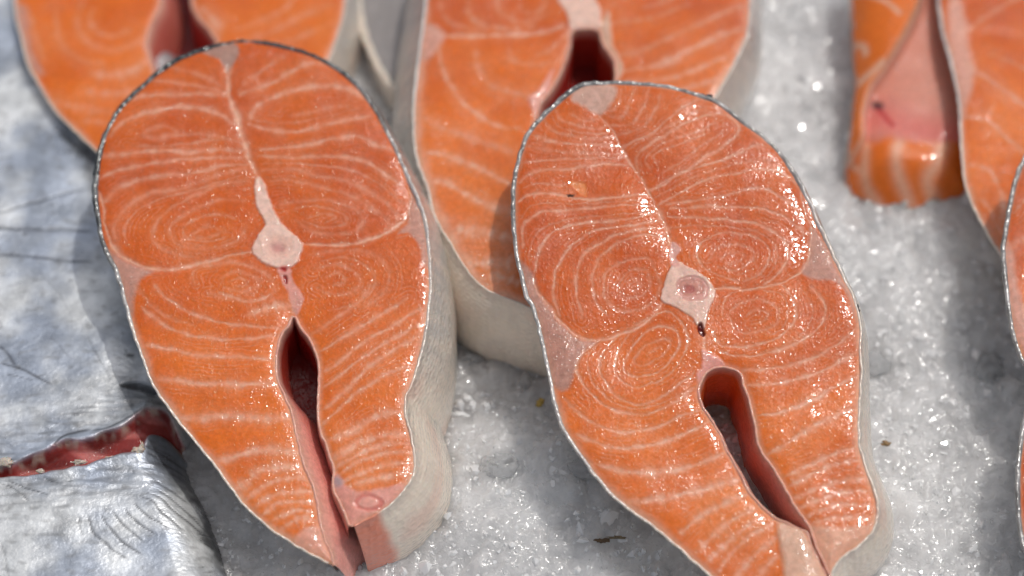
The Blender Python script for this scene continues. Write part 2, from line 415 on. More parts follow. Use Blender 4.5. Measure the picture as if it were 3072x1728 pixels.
    def cf(s_, K, V):
        dk = np.interp(s_, *zip(*dark)); a = V[:, 0]*1000; b = V[:, 1]*1000
        nz = pn(s_*n*.16, K*3, seed+31)
        d2 = np.clip(dk*(1-.42*sst(.02, .5, K))+nz*.22*np.clip(dk*2, 0, 1), 0, 1)
        c = skin_colour(d2, K, None)
        fl_ = (1-sst(.0, .03, K))[:, None]*.5*(1-np.clip(dk, 0, 1)[:, None]); c = c*(1-fl_)+np.array([.72, .60, .52])*fl_
        blot = sst(.25, .7, pn(s_*n*.035, K*4, seed+33))[:, None]*.42*(1-np.clip(dk*1.5, 0, 1))[:, None]
        c = c*(1-blot)+np.array([.80, .46, .36])*blot
        tp = sst(tip*1.15+.001, tip*.9, s_*n*.0005+.0008*pn(K*9, s_*0, 5))[:, None]*(tip > 0); c = c*(1-tp)+np.array([.80, .27, .17])*tp
        gm = (sst(.0, .6, pn(s_*n*.09, K*7, seed+35)+.5*pn(s_*n*.3, K*16, seed+36))*sst(.02, .2, K))[:, None]*.08; return c*(1-gm)+np.array([.42, .43, .44])*gm
    strip('skin', P, o2, sh[:, 0], sh[:, 1], depth, M_SKIN, th, cf, rim=.00055+.0010*np.interp(s, *zip(*dark)), lift=.00005, rows=14, sign=sg, seed=seed)
    if inlet is not None:
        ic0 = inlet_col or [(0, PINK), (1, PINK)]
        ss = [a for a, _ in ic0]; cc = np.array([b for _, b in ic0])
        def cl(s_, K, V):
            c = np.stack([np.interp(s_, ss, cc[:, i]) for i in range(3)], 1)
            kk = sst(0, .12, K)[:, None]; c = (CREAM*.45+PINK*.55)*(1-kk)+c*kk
            z = sst(.1, .6, pn(s_*40, K*5, seed+41))[:, None]*.15; return c*(1-z)+BLOOD_AND_SHADE*1.6*z
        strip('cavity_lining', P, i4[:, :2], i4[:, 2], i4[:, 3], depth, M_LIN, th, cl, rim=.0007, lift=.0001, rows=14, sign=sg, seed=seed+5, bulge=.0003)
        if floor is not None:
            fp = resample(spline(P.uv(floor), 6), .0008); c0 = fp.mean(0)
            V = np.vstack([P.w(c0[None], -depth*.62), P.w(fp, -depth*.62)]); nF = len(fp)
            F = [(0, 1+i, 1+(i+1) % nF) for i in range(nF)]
            mesh_obj('cavity_shade_floor', V, F, M_LIN, th, np.tile(BLOOD_AND_SHADE*.8, (len(V), 1)))  # added dark red sheet: deep shade painted in where the slit is open
    # underside
    c0 = P.w(o2.mean(0)[None], -depth); bot = P.w(o2+sh, -depth-.0004)
    if inlet is None:
        V = np.vstack([c0, bot]); F = [(0, 1+i, 2+i) for i in range(n-1)]
        mesh_obj('underside', V, F, M_SKIN, th, np.tile(np.array([.5, .25, .15]), (len(V), 1)))
    return th, P

# =============================================================== PLANES
PA = Plane((1100, 1600), .025, 11, 0)
PB = Plane((2450, 1850), .024, 13.5, 0)
PC = Plane((400, 460), .024, 1, 0)
PD = Plane((1500, 880), .031, 5, 0)
PF = Plane((2950, 650), .026, 4, 0)
PG = Plane((3060, 1000), .034, 14, 0)
PH = Plane((3072, 1500), .026, 10, 0)

# =============================================================== ICE BED
def cells(x, y, sc_, seed, slope):
    """packed shards: rounded, individually tilted cells; returns height (in cell units), id noise, edge distance"""
    x = np.asarray(x, float)*sc_+.25*pn(x*sc_*1.3, y*sc_*1.3, seed); y = np.asarray(y, float)*sc_+.25*pn(x*1.3, y*1.3, seed+1)
    xi = np.floor(x).astype(int); yi = np.floor(y).astype(int); b1 = np.full(x.shape, 9.0); b2 = b1.copy(); hh = np.zeros(x.shape); idv = np.zeros(x.shape)
    for a in (-1, 0, 1):
        for b in (-1, 0, 1):
            k = _perm[(_perm[(xi+a) & 4095]+yi+b+seed*31) & 4095]; k2 = _perm[(k+77) & 4095]; k3 = _perm[(k2+191) & 4095]; k4 = _perm[(k3+33) & 4095]
            cx = xi+a+k/4096; cy = yi+b+k2/4096; d = np.hypot(x-cx, y-cy); c = d < b1
            b2 = np.where(c, b1, np.minimum(b2, d)); b1 = np.where(c, d, b1)
            h_ = (k3/4096-.5)*2*slope*(x-cx)+(k4/4096-.5)*2*slope*(y-cy)+(k4/4096-.5)*.35
            hh = np.where(c, h_, hh); idv = np.where(c, k3/4096, idv)
    return hh, idv, b2-b1
def ice_height(x, y):
    h = .0030*fbm(x*22, y*22, 3, 3)+.0020*np.abs(pn(x*75, y*75, 9))
    c1, _, e1 = cells(x, y, 210, 11, .55); c2, _, e2 = cells(x, y, 560, 12, .6)
    m = sst(-.35, .35, pn(x*60, y*60, 14))
    h += (c1/210*.55+.00022*sst(0, .30, e1))*(1-.5*m)+(c2/560*1.0+.00008*sst(0, .35, e2))*(.35+.65*m)
    return h+.0065+.006*np.exp(-(((x-.0593)/.013)**2+((y+.047)/.018)**2))+.004*np.exp(-(((x-.012)/.03)**2+((y+.045)/.04)**2))
def ice():
    g = .0006
    x = np.arange(-.175, .185, g); y = np.arange(-.125, .185, g); X, Y = np.meshgrid(x, y); X = X.ravel(); Y = Y.ravel()
    h = ice_height(X, Y)
    wet = sst(-.25, .45, pn(X*38, Y*38, 51)+.5*pn(X*120, Y*120, 52))[:, None]
    c = np.array([.68, .68, .685])*(1-wet)+np.array([.82, .825, .83])*wet
    _, id1, e1 = cells(X, Y, 210, 11, .55); _, id2, e2 = cells(X, Y, 560, 12, .6)
    c = c*(.94+.07*id1+.05*id2)[:, None]
    gr = sst(.05, .5, pn(X*420, Y*420, 53))[:, None]*.35; c = c*(1-gr)+np.array([.86, .85, .84])*gr
    o = mesh_obj('ice_bed', np.c_[X, Y, h], grid_faces(len(x), len(y)), M_ICE, None, c)
    meta(o, 'grey white crushed ice bed under the steaks', None, None, 'structure')
    # loose grains and shards: joined, nobody could count them
    t = (1+5**.5)/2
    B = np.array([(-1, t, 0), (1, t, 0), (-1, -t, 0), (1, -t, 0), (0, -1, t), (0, 1, t), (0, -1, -t), (0, 1, -t), (t, 0, -1), (t, 0, 1), (-t, 0, -1), (-t, 0, 1)])/1.9
    Fi = np.array([(0, 11, 5), (0, 5, 1), (0, 1, 7), (0, 7, 10), (0, 10, 11), (1, 5, 9), (5, 11, 4), (11, 10, 2), (10, 7, 6), (7, 1, 8), (3, 9, 4), (3, 4, 2), (3, 2, 6), (3, 6, 8), (3, 8, 9), (4, 9, 5), (2, 4, 11), (6, 2, 10), (8, 6, 7), (9, 8, 1)])
    O8 = np.array([(1, 0, 0), (0, 1, 0), (-1, 0, 0), (0, -1, 0), (0, 0, 1), (0, 0, -1)], float)*1.15; F8 = np.array([(0, 1, 4), (1, 2, 4), (2, 3, 4), (3, 0, 4), (1, 0, 5), (2, 1, 5), (3, 2, 5), (0, 3, 5)])
    for n, rm, smin, emb, lb in [(16000, .00034, -.25, .0, 'fine loose grains of crushed ice scattered over the bed'), (7000, .00080, -.15, -.35, 'larger shards of crushed ice half sunk in the bed'), (1500, .0019, -.05, -.55, 'flat pale ice lumps half melted into the bed')]:
        gx = rng.uniform(-.15, .17, n); gy = rng.uniform(-.12, .16, n)
        dens = pn(gx*60, gy*60, 61)+.3*rng.normal(size=n); k = dens > smin; gx = gx[k]; gy = gy[k]; n = len(gx)
        gz = ice_height(gx, gy); r = rm*np.exp(rng.normal(0, .32, n))
        q = rng.normal(size=(n, 4)); q /= np.linalg.norm(q, axis=1)[:, None]; a, b, c_, d = q.T
        Rm = np.stack([1-2*(c_*c_+d*d), 2*(b*c_-d*a), 2*(b*d+c_*a), 2*(b*c_+d*a), 1-2*(b*b+d*d), 2*(c_*d-b*a), 2*(b*d-c_*a), 2*(c_*d+b*a), 1-2*(b*b+c_*c_)], 1).reshape(n, 3, 3)
        BB, FF = (O8, F8) if rm < .0005 else (B, Fi); nb = len(BB)
        sc3 = rng.uniform(.55, 1.5, (n, 1, 3)); pts = BB[None]*sc3*(1+.2*rng.normal(size=(n, nb, 1)))
        V = np.einsum('nij,nkj->nki', Rm, pts)*r[:, None, None]
        if rm > .0015: V[:, :, 2] *= .55
        V = V+np.c_[gx, gy, gz+r*emb][:, None]
        F = (FF[None]+nb*np.arange(n)[:, None, None]).reshape(-1, 3)
        cc = np.repeat(np.clip(rng.normal(.88, .06, n), .6, .97), nb)[:, None]*np.array([.985, .99, 1.0])
        o = mesh_obj('ice_grain', V.reshape(-1, 3), F, M_GRAIN, None, cc, None, False)
        meta(o, lb, 'ice grains', None, 'stuff')
ice()

# =============================================================== STEAK A (front left)
a = Z(200, 80, 1.6467); b = Z(200, 860, 1.669)
outA = np.vstack([b((1440, 1200), (1480, 1182), (1560, 1140), (1640, 1080), (1700, 1010), (1732, 960), (1747, 895), (1745, 830), (1725, 730), (1702, 640), (1700, 560), (1728, 500), (1760, 400), (1788, 300), (1808, 200), (1820, 90)),
                  a((1803, 1300), (1800, 1150), (1790, 1030), (1772, 930), (1740, 840), (1700, 750), (1655, 650), (1600, 530), (1540, 420), (1480, 330), (1410, 250), (1330, 190), (1230, 140), (1120, 100), (1000, 75), (900, 65), (800, 72), (700, 95),
                    (560, 145), (480, 192), (400, 255), (330, 320), (260, 392), (215, 460), (175, 540), (150, 620), (135, 700), (125, 790), (130, 870), (145, 950), (160, 1040), (190, 1120), (230, 1200), (262, 1290)),
                  b((275, 50), (305, 150), (330, 240), (360, 320), (390, 400), (420, 480), (470, 560), (540, 655), (580, 705), (650, 790), (740, 900), (820, 1010), (900, 1110), (1000, 1200), (1100, 1270), (1210, 1335), (1310, 1385))])
inA = b((1345, 1395, 4, 0), (1330, 1340, 6, 0), (1300, 1270, 10, 0), (1275, 1190, 17, 0), (1262, 1100, 17, 0), (1250, 1030, 17, 0), (1225, 960, 17, 0), (1190, 880, 17, 0), (1165, 780, 16, 0), (1145, 690, 14, 0), (1128, 620, 11, 0), (1105, 565, 8, 0), (1078, 505, 5, 0), (1060, 450, 3.5, 0),
        (1055, 370, 2.5, 0), (1062, 300, 2, 0), (1082, 240, 1, 0), (1118, 190, .5, -.5), (1136, 152, 0, -1), (1165, 205, 0, 0), (1200, 250, 0, 0), (1235, 310, 0, 0), (1255, 380, 0, 0), (1259, 450, 0, 0), (1255, 530, 0, 0), (1252, 600, 0, 0), (1255, 670, 0, 0), (1266, 730, 0, 0),
        (1288, 780, 0, 0), (1310, 850, -.3, 0), (1335, 925, -.5, 0), (1325, 975, -.3, 0), (1335, 1030, -.3, 0), (1372, 1105, -.3, 0), (1398, 1170, -.3, 0), (1412, 1200, -.3, 0))
linA = [(a((808, 190), (800, 330), (840, 440), (872, 560), (900, 640), (940, 730), (962, 810)), 13, 1),
 (a((150, 800), (180, 880), (190, 980), (230, 1080), (300, 1150), (400, 1195), (500, 1200), (620, 1180), (760, 1145), (920, 1108)), 7, 1),
 (a((1150, 1072), (1250, 1080), (1400, 1075), (1500, 1055), (1600, 1010), (1680, 940), (1700, 870), (1695, 790)), 7, 1)]
for L, wd, am in [
 (((480, 190), (600, 225), (700, 260), (795, 320)), 8, .5), (((400, 262), (540, 280), (680, 300), (800, 335)), 8, .45),
 (((270, 385), (350, 348), (450, 338), (600, 336), (720, 335), (815, 350)), 10, .75),
 (((220, 545), (260, 490), (330, 450), (430, 420), (530, 403), (620, 400), (700, 412), (760, 440), (830, 490)), 11, .8),
 (((560, 530), (500, 502), (430, 508), (380, 540), (450, 557), (560, 538), (680, 540), (800, 555)), 8, .6),
 (((170, 636), (300, 632), (450, 622), (600, 625), (760, 612), (880, 615)), 11, .75),
 (((300, 590), (450, 600), (600, 582), (760, 560), (870, 570)), 6, .45),
 (((155, 752), (250, 712), (380, 690), (520, 668), (700, 650), (890, 650)), 10, .75),
 (((185, 862), (240, 812), (320, 772), (450, 745), (620, 728), (760, 690), (895, 680)), 10, .7),
 (((240, 1060), (232, 1000), (270, 925), (340, 860), (430, 820), (560, 805), (700, 750), (800, 718), (890, 700)), 9, .65),
 (((300, 1090), (290, 1000), (350, 910), (470, 850), (600, 820), (740, 770), (880, 730)), 6, .45),
 (((660, 1140), (540, 1130), (462, 1092), (430, 1040), (442, 980), (490, 925), (570, 870), (650, 830), (760, 780), (900, 760)), 8, .6),
 (((880, 860), (760, 858), (640, 900), (545, 955), (512, 1010), (540, 1070), (640, 1100), (760, 1092), (850, 1055), (890, 990)), 7, .55),
 (((840, 960), (760, 930), (650, 950), (580, 1000), (600, 1050), (700, 1065), (800, 1040)), 6, .45),
 (((760, 1000), (690, 990), (625, 1030), (670, 1050), (740, 1030), (780, 995)), 7, .5),
 (((840, 325), (900, 270), (980, 210), (1080, 140)), 8, .5), (((850, 335), (980, 300), (1090, 240), (1180, 190), (1290, 170)), 11, .7),
 (((905, 455), (930, 410), (980, 370), (1060, 335), (1160, 308), (1270, 294), (1380, 308), (1480, 352)), 12, .85),
 (((1110, 442), (1200, 430), (1290, 405), (1400, 400)), 8, .6), (((890, 485), (1000, 514), (1120, 525), (1250, 500), (1380, 465), (1500, 445)), 10, .7),
 (((900, 420), (940, 470), (1050, 480), (1180, 470), (1320, 440), (1470, 400)), 5, .35),
 (((945, 612), (1050, 608), (1200, 588), (1330, 560), (1450, 550), (1530, 588), (1640, 625)), 9, .75),
 (((950, 642), (1100, 650), (1250, 645), (1400, 650), (1480, 670), (1560, 718), (1660, 790)), 9, .7),
 (((960, 715), (1100, 705), (1250, 740), (1400, 770), (1520, 830), (1610, 900), (1650, 985)), 8, .55),
 (((960, 680), (1100, 675), (1250, 690), (1420, 715), (1540, 775), (1650, 870)), 6, .45),
 (((990, 765), (1100, 762), (1230, 790), (1380, 830), (1500, 895), (1585, 955), (1590, 1015)), 8, .55),
 (((1050, 885), (1130, 868), (1260, 858), (1380, 888), (1465, 940), (1440, 1005), (1340, 1030), (1220, 1015), (1130, 955)), 7, .55),
 (((1120, 905), (1190, 890), (1290, 900), (1380, 940), (1360, 985), (1260, 995), (1170, 960)), 6, .4), (((1190, 950), (1260, 925), (1330, 945), (1270, 970)), 6, .45),
 (((640, 1282), (622, 1220), (680, 1180), (800, 1166), (920, 1190), (1000, 1240), (1022, 1310), (960, 1352), (830, 1352), (700, 1322)), 8, .6),
 (((750, 1255), (830, 1215), (930, 1240), (950, 1290), (860, 1312), (770, 1290)), 7, .5), (((800, 1262), (860, 1245), (890, 1275), (830, 1285)), 6, .45),
 (((1190, 1135), (1300, 1112), (1450, 1112), (1560, 1160), (1600, 1240), (1560, 1330), (1450, 1400)), 8, .5),
 (((1220, 1200), (1330, 1180), (1430, 1220), (1440, 1290), (1340, 1330), (1230, 1290)), 7, .5), (((1280, 1240), (1350, 1225), (1380, 1265), (1310, 1285)), 7, .4),
 (((1250, 1160), (1380, 1145), (1500, 1200), (1520, 1290), (1430, 1370), (1300, 1400)), 6, .4),
 ]: linA.append((a(*L), wd, am))
for L, wd, am in [
 (((440, 0), (500, 60), (600, 120), (700, 160), (820, 190), (950, 203), (1085, 212)), 7, .7), (((760, 32), (850, 62), (950, 76), (1015, 45)), 7, .75),
 (((910, 142), (980, 118), (1060, 96), (1140, 92)), 16, .85),
 (((375, 100), (470, 180), (600, 240), (750, 262), (900, 267), (1060, 238)), 8, .75), (((340, 0), (420, 90), (520, 160), (640, 200)), 6, .5),
 (((385, 290), (500, 310), (620, 340), (760, 357), (900, 356), (1055, 372)), 9, .85), (((420, 462), (550, 475), (700, 490), (850, 496), (1000, 490), (1085, 505)), 14, .9),
 (((545, 652), (680, 662), (780, 650), (900, 655), (1020, 666), (1145, 650)), 17, .9), (((735, 880), (800, 866), (900, 836), (1000, 820), (1100, 826), (1180, 832)), 16, .9),
 (((835, 1022), (900, 985), (960, 925), (1080, 905), (1200, 902)), 18, .9), (((880, 1075), (950, 1032), (1020, 985), (1120, 962), (1225, 965)), 11, .8),
 (((920, 1120), (990, 1070), (1080, 1040), (1170, 1025), (1245, 1030)), 11, .8), (((965, 1160), (1040, 1100), (1130, 1078), (1255, 1085)), 12, .85),
 (((1000, 1195), (1080, 1150), (1160, 1125), (1262, 1135)), 10, .8), (((1050, 1235), (1110, 1195), (1190, 1165), (1270, 1180)), 12, .85),
 (((1190, 252), (1300, 200), (1420, 110), (1480, 60), (1525, 0)), 9, .65), (((1230, 330), (1290, 318), (1400, 250), (1500, 190), (1600, 130), (1710, 60)), 9, .7),
 (((1262, 432), (1350, 396), (1450, 312), (1560, 240), (1680, 170), (1790, 105)), 9, .7), (((1265, 520), (1340, 470), (1430, 400), (1540, 322), (1660, 250), (1785, 180)), 8, .7),
 (((1262, 625), (1330, 580), (1420, 500), (1500, 420), (1600, 345), (1700, 280), (1785, 240)), 9, .75), (((1268, 695), (1340, 640), (1440, 545), (1540, 480), (1640, 422), (1745, 395)), 8, .7),
 (((1296, 772), (1400, 742), (1500, 680), (1600, 636), (1695, 628)), 14, .85), (((1320, 872), (1400, 825), (1500, 770), (1600, 742), (1715, 740)), 14, .85),
 (((1340, 905), (1430, 862), (1530, 810), (1640, 782), (1730, 790)), 12, .8), (((1360, 945), (1450, 885), (1550, 850), (1650, 830), (1738, 835)), 12, .8),
 (((1385, 985), (1480, 935), (1580, 900), (1730, 878)), 11, .8), (((1420, 1005), (1530, 972), (1640, 948), (1725, 925)), 12, .8), (((1150, 60), (1135, 100), (1135, 150)), 12, .8),
 ]: linA.append((b(*L), wd, am))
patA = [
 (a((660, 100), (800, 85), (850, 105), (840, 160), (810, 210), (790, 230), (760, 170), (690, 140)), (.42, .25, .20), .6, 'tint', -.1),
 (a((140, 1050), (230, 1110), (320, 1175), (430, 1212), (370, 1250), (340, 1320), (320, 1440), (280, 1440), (230, 1250), (175, 1130)), GREYPINK*1.15, .9, 'lateral_muscle', 0),
 (a((1700, 830), (1755, 900), (1785, 1010), (1795, 1180), (1760, 1160), (1740, 1080), (1690, 1020), (1640, 1025), (1690, 950)), GREYPINK*1.1, .7, 'lateral_muscle', 0),
 (a((930, 760), (965, 760), (1010, 870), (1055, 960), (1110, 1020), (1165, 1078), (1155, 1130), (1130, 1180), (1085, 1200), (1030, 1190), (960, 1160), (912, 1108), (940, 1040), (978, 980), (938, 880)), BONE, .35, 'backbone', .35),
 (a((975, 1080), (1000, 1050), (1050, 1040), (1100, 1060), (1115, 1100), (1080, 1140), (1020, 1145), (985, 1120)), (.82, .50, .40), .9, 'over', -.25),
 (a((1010, 1085), (1040, 1068), (1075, 1085), (1065, 1115), (1025, 1112)), (.60, .28, .24), 1.0, 'over', -.2),
 (a((1040, 1195), (1095, 1190), (1130, 1280), (1165, 1320), (1172, 1360), (1135, 1420), (1100, 1340), (1070, 1260)), PINK*1.05, .4, 'tint', 0),
 (a((1075, 1235), (1092, 1235), (1095, 1270), (1080, 1260)), BLOOD_AND_SHADE, .2, 'over', -.4),
 (a((1055, 1195), (1080, 1192), (1085, 1212), (1065, 1215)), BLOOD_AND_SHADE*1.5, .4, 'over', -.1),
 (b((1300, 960), (1345, 935), (1400, 1000), (1480, 1030), (1600, 1010), (1710, 985), (1690, 1030), (1620, 1095), (1500, 1170), (1420, 1215), (1380, 1120), (1320, 1050)), PINK*1.05, .7, 'belly_fat', .1),
 (b((1440, 1070), (1480, 1040), (1540, 1045), (1585, 1080), (1560, 1120), (1500, 1130), (1450, 1110)), (.70, .22, .17), .5, 'over', -.25),
 (b((1462, 1075), (1490, 1055), (1530, 1058), (1560, 1082), (1540, 1105), (1500, 1112), (1470, 1100)), (.78, .36, .29), .35, 'over', .1),
 (b((1320, 960), (1360, 950), (1385, 985), (1350, 1000)), (.50, .32, .33), .9, 'over', 0),
 (b((1130, 1300), (1170, 1230), (1230, 1195), (1275, 1200), (1310, 1290), (1330, 1370), (1210, 1335)), (.76, .36, .26), .8, 'belly_fat', .3)]
steak('salmon_steak', 'large salmon steak at front left whose dark belly slit runs down to its tail', PA, outA, inA, linA, patA, .027, .00021,
      dark=[(0, 0), (.12, .02), (.17, .28), (.26, .45), (.34, .85), (.42, 1), (.66, 1), (.72, .8), (.78, .35), (.86, .12), (1, 0)],
      flare=[(0, 5), (.04, 8), (.09, 9), (.13, 8), (.17, 6.5), (.24, 3), (.32, 1), (.4, 0), (.68, -4), (.78, -12), (.9, -14), (.97, -12), (1, -5)],
      inlet_col=[(0, np.array([.85, .38, .32])), (.3, np.array([.82, .27, .22])), (.42, np.array([.42, .05, .03])), (.52, BLOOD_AND_SHADE), (.7, BLOOD_AND_SHADE), (1, PINK)],  # blood-red lining, with slit shade painted in towards the upper end
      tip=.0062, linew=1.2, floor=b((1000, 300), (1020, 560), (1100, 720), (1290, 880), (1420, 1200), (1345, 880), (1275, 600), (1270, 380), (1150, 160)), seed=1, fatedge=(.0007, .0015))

# =============================================================== STEAK B (front right)
c = Z(1500, 200, 1.6467); d = Z(1500, 860, 1.669)
outB = np.vstack([d((1690, 1500), (1668, 1440), (1690, 1390), (1730, 1345), (1800, 1300), (1860, 1240), (1888, 1180), (1895, 1100), (1884, 1030), (1860, 960), (1830, 880), (1806, 800), (1800, 700), (1808, 560), (1814, 400), (1810, 280)),
                  c((1785, 1290), (1768, 1190), (1738, 1105), (1690, 1010), (1640, 900), (1590, 790), (1540, 670), (1490, 570), (1440, 490), (1380, 410), (1310, 345), (1230, 282), (1150, 218), (1080, 168), (1010, 140), (880, 102), (760, 80), (640, 70), (500, 72), (400, 82),
                    (320, 130), (250, 190), (190, 250), (140, 310), (110, 370), (85, 450), (65, 540), (55, 630), (55, 720), (63, 830), (75, 930), (95, 1030), (122, 1130)),
                  d((150, 90), (170, 140), (200, 260), (230, 400), (250, 500), (270, 600), (300, 690), (350, 780), (420, 880), (480, 960), (550, 1040), (650, 1120), (760, 1200), (860, 1280), (960, 1370), (1060, 1460), (1200, 1560), (1400, 1660), (1560, 1690))])
inB = d((1700, 1640, 1, 0), (1650, 1480, 1.5, 0), (1600, 1370, 2, 0), (1565, 1290, 2, 0), (1535, 1225, 2, 0), (1450, 1185, 5, 0), (1400, 1165, 4.5, .5), (1340, 1120, 4.5, 1), (1290, 1070, 4.5, 0), (1250, 1015, 4.5, 0), (1220, 955, 4.5, 0), (1185, 890, 4.2, 0), (1140, 815, 4, 0), (1110, 740, 3, 0), (1060, 660, 2.5, 0),
        (1020, 600, 2, 0), (1000, 540, 1.5, 0), (1012, 480, 1, -1), (1040, 432, 0, -1), (1100, 405, 0, -1), (1165, 415, 0, -1), (1198, 440, -.5, -1), (1215, 490, -1, 0), (1240, 560, -1, 0), (1260, 640, -1, 0), (1275, 700, -1, 0), (1285, 780, -1, 0), (1318, 850, -1, 0), (1360, 905, -1, 0), (1400, 970, -1, 0),
        (1440, 1040, -1, 0), (1475, 1105, -1, 0), (1545, 1205, -.5, 0), (1575, 1285, 0, 0), (1610, 1365, 0, 0), (1668, 1490, 0, 0))
linB = [(c((490, 240), (560, 320), (600, 400), (660, 500), (720, 590), (770, 690)), 5, 1), (c((770, 690), (810, 770), (840, 860), (865, 950)), 12, 1),
 (c((800, 1162), (760, 1220), (690, 1280), (600, 1320), (480, 1352), (400, 1340), (320, 1280), (250, 1190), (195, 1120), (172, 1040)), 9, 1),
 (c((1055, 1102), (1130, 1095), (1230, 1102), (1350, 1082), (1430, 1050), (1500, 1000), (1530, 920), (1540, 800), (1500, 690), (1480, 580)), 7, 1)]
for L, wd, am in [
 (((340, 235), (420, 268), (490, 258)), 6, .6), (((270, 210), (310, 268), (400, 300), (480, 310), (540, 292)), 6, .6), (((210, 260), (270, 320), (370, 350), (470, 357), (565, 348)), 7, .65),
 (((150, 335), (240, 368), (350, 385), (480, 386), (595, 388)), 8, .7), (((130, 385), (210, 410), (330, 430), (480, 432), (620, 430)), 8, .55), (((250, 230), (300, 300), (390, 328), (480, 335), (550, 320)), 4, .45),
 (((520, 240), (590, 252), (625, 220), (650, 150), (662, 95)), 6, .65), (((545, 292), (640, 290), (690, 240), (728, 150), (740, 95)), 6, .65), (((565, 335), (660, 322), (740, 268), (780, 190), (800, 115)), 6, .6),
 (((520, 215), (560, 215), (590, 170), (600, 105)), 5, .5), (((595, 392), (640, 380), (740, 338), (800, 290), (880, 222), (980, 165), (1070, 168)), 7, .7),
 (((620, 420), (700, 370), (800, 320), (900, 255), (1010, 200), (1120, 215)), 5, .5),
 (((690, 530), (678, 460), (705, 408), (780, 362), (870, 308), (960, 262), (1060, 232), (1130, 240), (1180, 290), (1165, 345), (1100, 400), (1000, 462), (900, 530), (820, 562), (765, 610)), 8, .8),
 (((745, 510), (722, 460), (765, 408), (860, 362), (960, 330), (1060, 280), (1110, 262)), 5, .6), (((800, 530), (900, 470), (1000, 392), (1105, 318)), 5, .6), (((770, 480), (760, 440), (850, 400), (950, 365), (1040, 320)), 4, .45),
 (((735, 612), (800, 590), (880, 532), (980, 502), (1080, 470), (1180, 430), (1250, 395), (1350, 402)), 8, .8),
 (((785, 682), (860, 640), (960, 590), (1060, 552), (1180, 530), (1280, 510), (1380, 522), (1450, 560), (1485, 615)), 7, .8),
 (((820, 682), (920, 670), (1060, 650), (1180, 620), (1290, 605), (1380, 640), (1450, 690), (1500, 750)), 7, .8), (((760, 650), (860, 600), (970, 548), (1080, 510), (1200, 480), (1330, 470), (1440, 520)), 5, .5),
 (((845, 702), (950, 696), (1100, 694), (1230, 700), (1330, 716), (1420, 752), (1490, 812), (1505, 870)), 7, .75),
 (((830, 742), (900, 745), (1050, 755), (1200, 765), (1300, 790), (1390, 850), (1422, 930), (1380, 1020), (1300, 1082)), 7, .8),
 (((850, 800), (960, 790), (1120, 790), (1260, 815), (1350, 870), (1375, 950), (1320, 1040)), 4, .4),
 (((1180, 1062), (1080, 1030), (1000, 985), (975, 925), (1000, 868), (1090, 825), (1210, 825), (1310, 880), (1332, 950), (1280, 1025), (1200, 1060)), 6, .7),
 (((1030, 955), (1085, 890), (1180, 880), (1255, 915), (1240, 970), (1150, 1012), (1070, 995)), 5, .6), (((1085, 965), (1140, 920), (1205, 932), (1170, 972), (1110, 980)), 5, .5),
 (((100, 572), (150, 530), (240, 512), (350, 505), (450, 490), (560, 480), (640, 485)), 8, .75), (((90, 480), (180, 470), (320, 460), (480, 455), (620, 450)), 6, .45),
 (((120, 600), (200, 580), (300, 590), (400, 580), (430, 600)), 5, .35),
 (((88, 672), (130, 640), (200, 625), (300, 635), (400, 655), (480, 660), (620, 645), (735, 632)), 7, .85),
 (((112, 900), (108, 820), (140, 760), (220, 722), (340, 714), (480, 700), (620, 690), (755, 690)), 7, .75), (((100, 760), (160, 690), (300, 678), (460, 680), (620, 668), (745, 665)), 4, .4),
 (((220, 1170), (180, 1080), (173, 990), (200, 900), (250, 830), (330, 790), (440, 770), (560, 768), (680, 748), (760, 722)), 8, .8),
 (((300, 1235), (264, 1150), (265, 1060), (290, 980), (330, 910), (400, 850), (480, 810), (600, 796), (700, 785), (780, 760)), 7, .8),
 (((410, 1252), (390, 1180), (375, 1090), (385, 1000), (420, 930), (480, 880), (560, 842), (660, 815), (770, 800)), 7, .7),
 (((150, 1000), (150, 900), (190, 820), (280, 770), (420, 745), (600, 735), (740, 712)), 4, .4),
 (((530, 1232), (480, 1170), (455, 1090), (465, 1010), (510, 930), (600, 868), (720, 830), (800, 850)), 6, .7),
 (((760, 980), (720, 950), (600, 970), (530, 1020), (510, 1090), (530, 1160), (600, 1205), (700, 1200), (770, 1150), (790, 1060), (750, 985)), 6, .65),
 (((600, 1062), (640, 1012), (720, 1010), (740, 1070), (700, 1130), (620, 1140), (582, 1100), (600, 1060)), 5, .6), (((640, 1080), (680, 1058), (692, 1090), (652, 1110)), 5, .5),
 (((1250, 1000), (1180, 1030), (1110, 1010)), 3, .3),
 ]: linB.append((c(*L), wd, am))
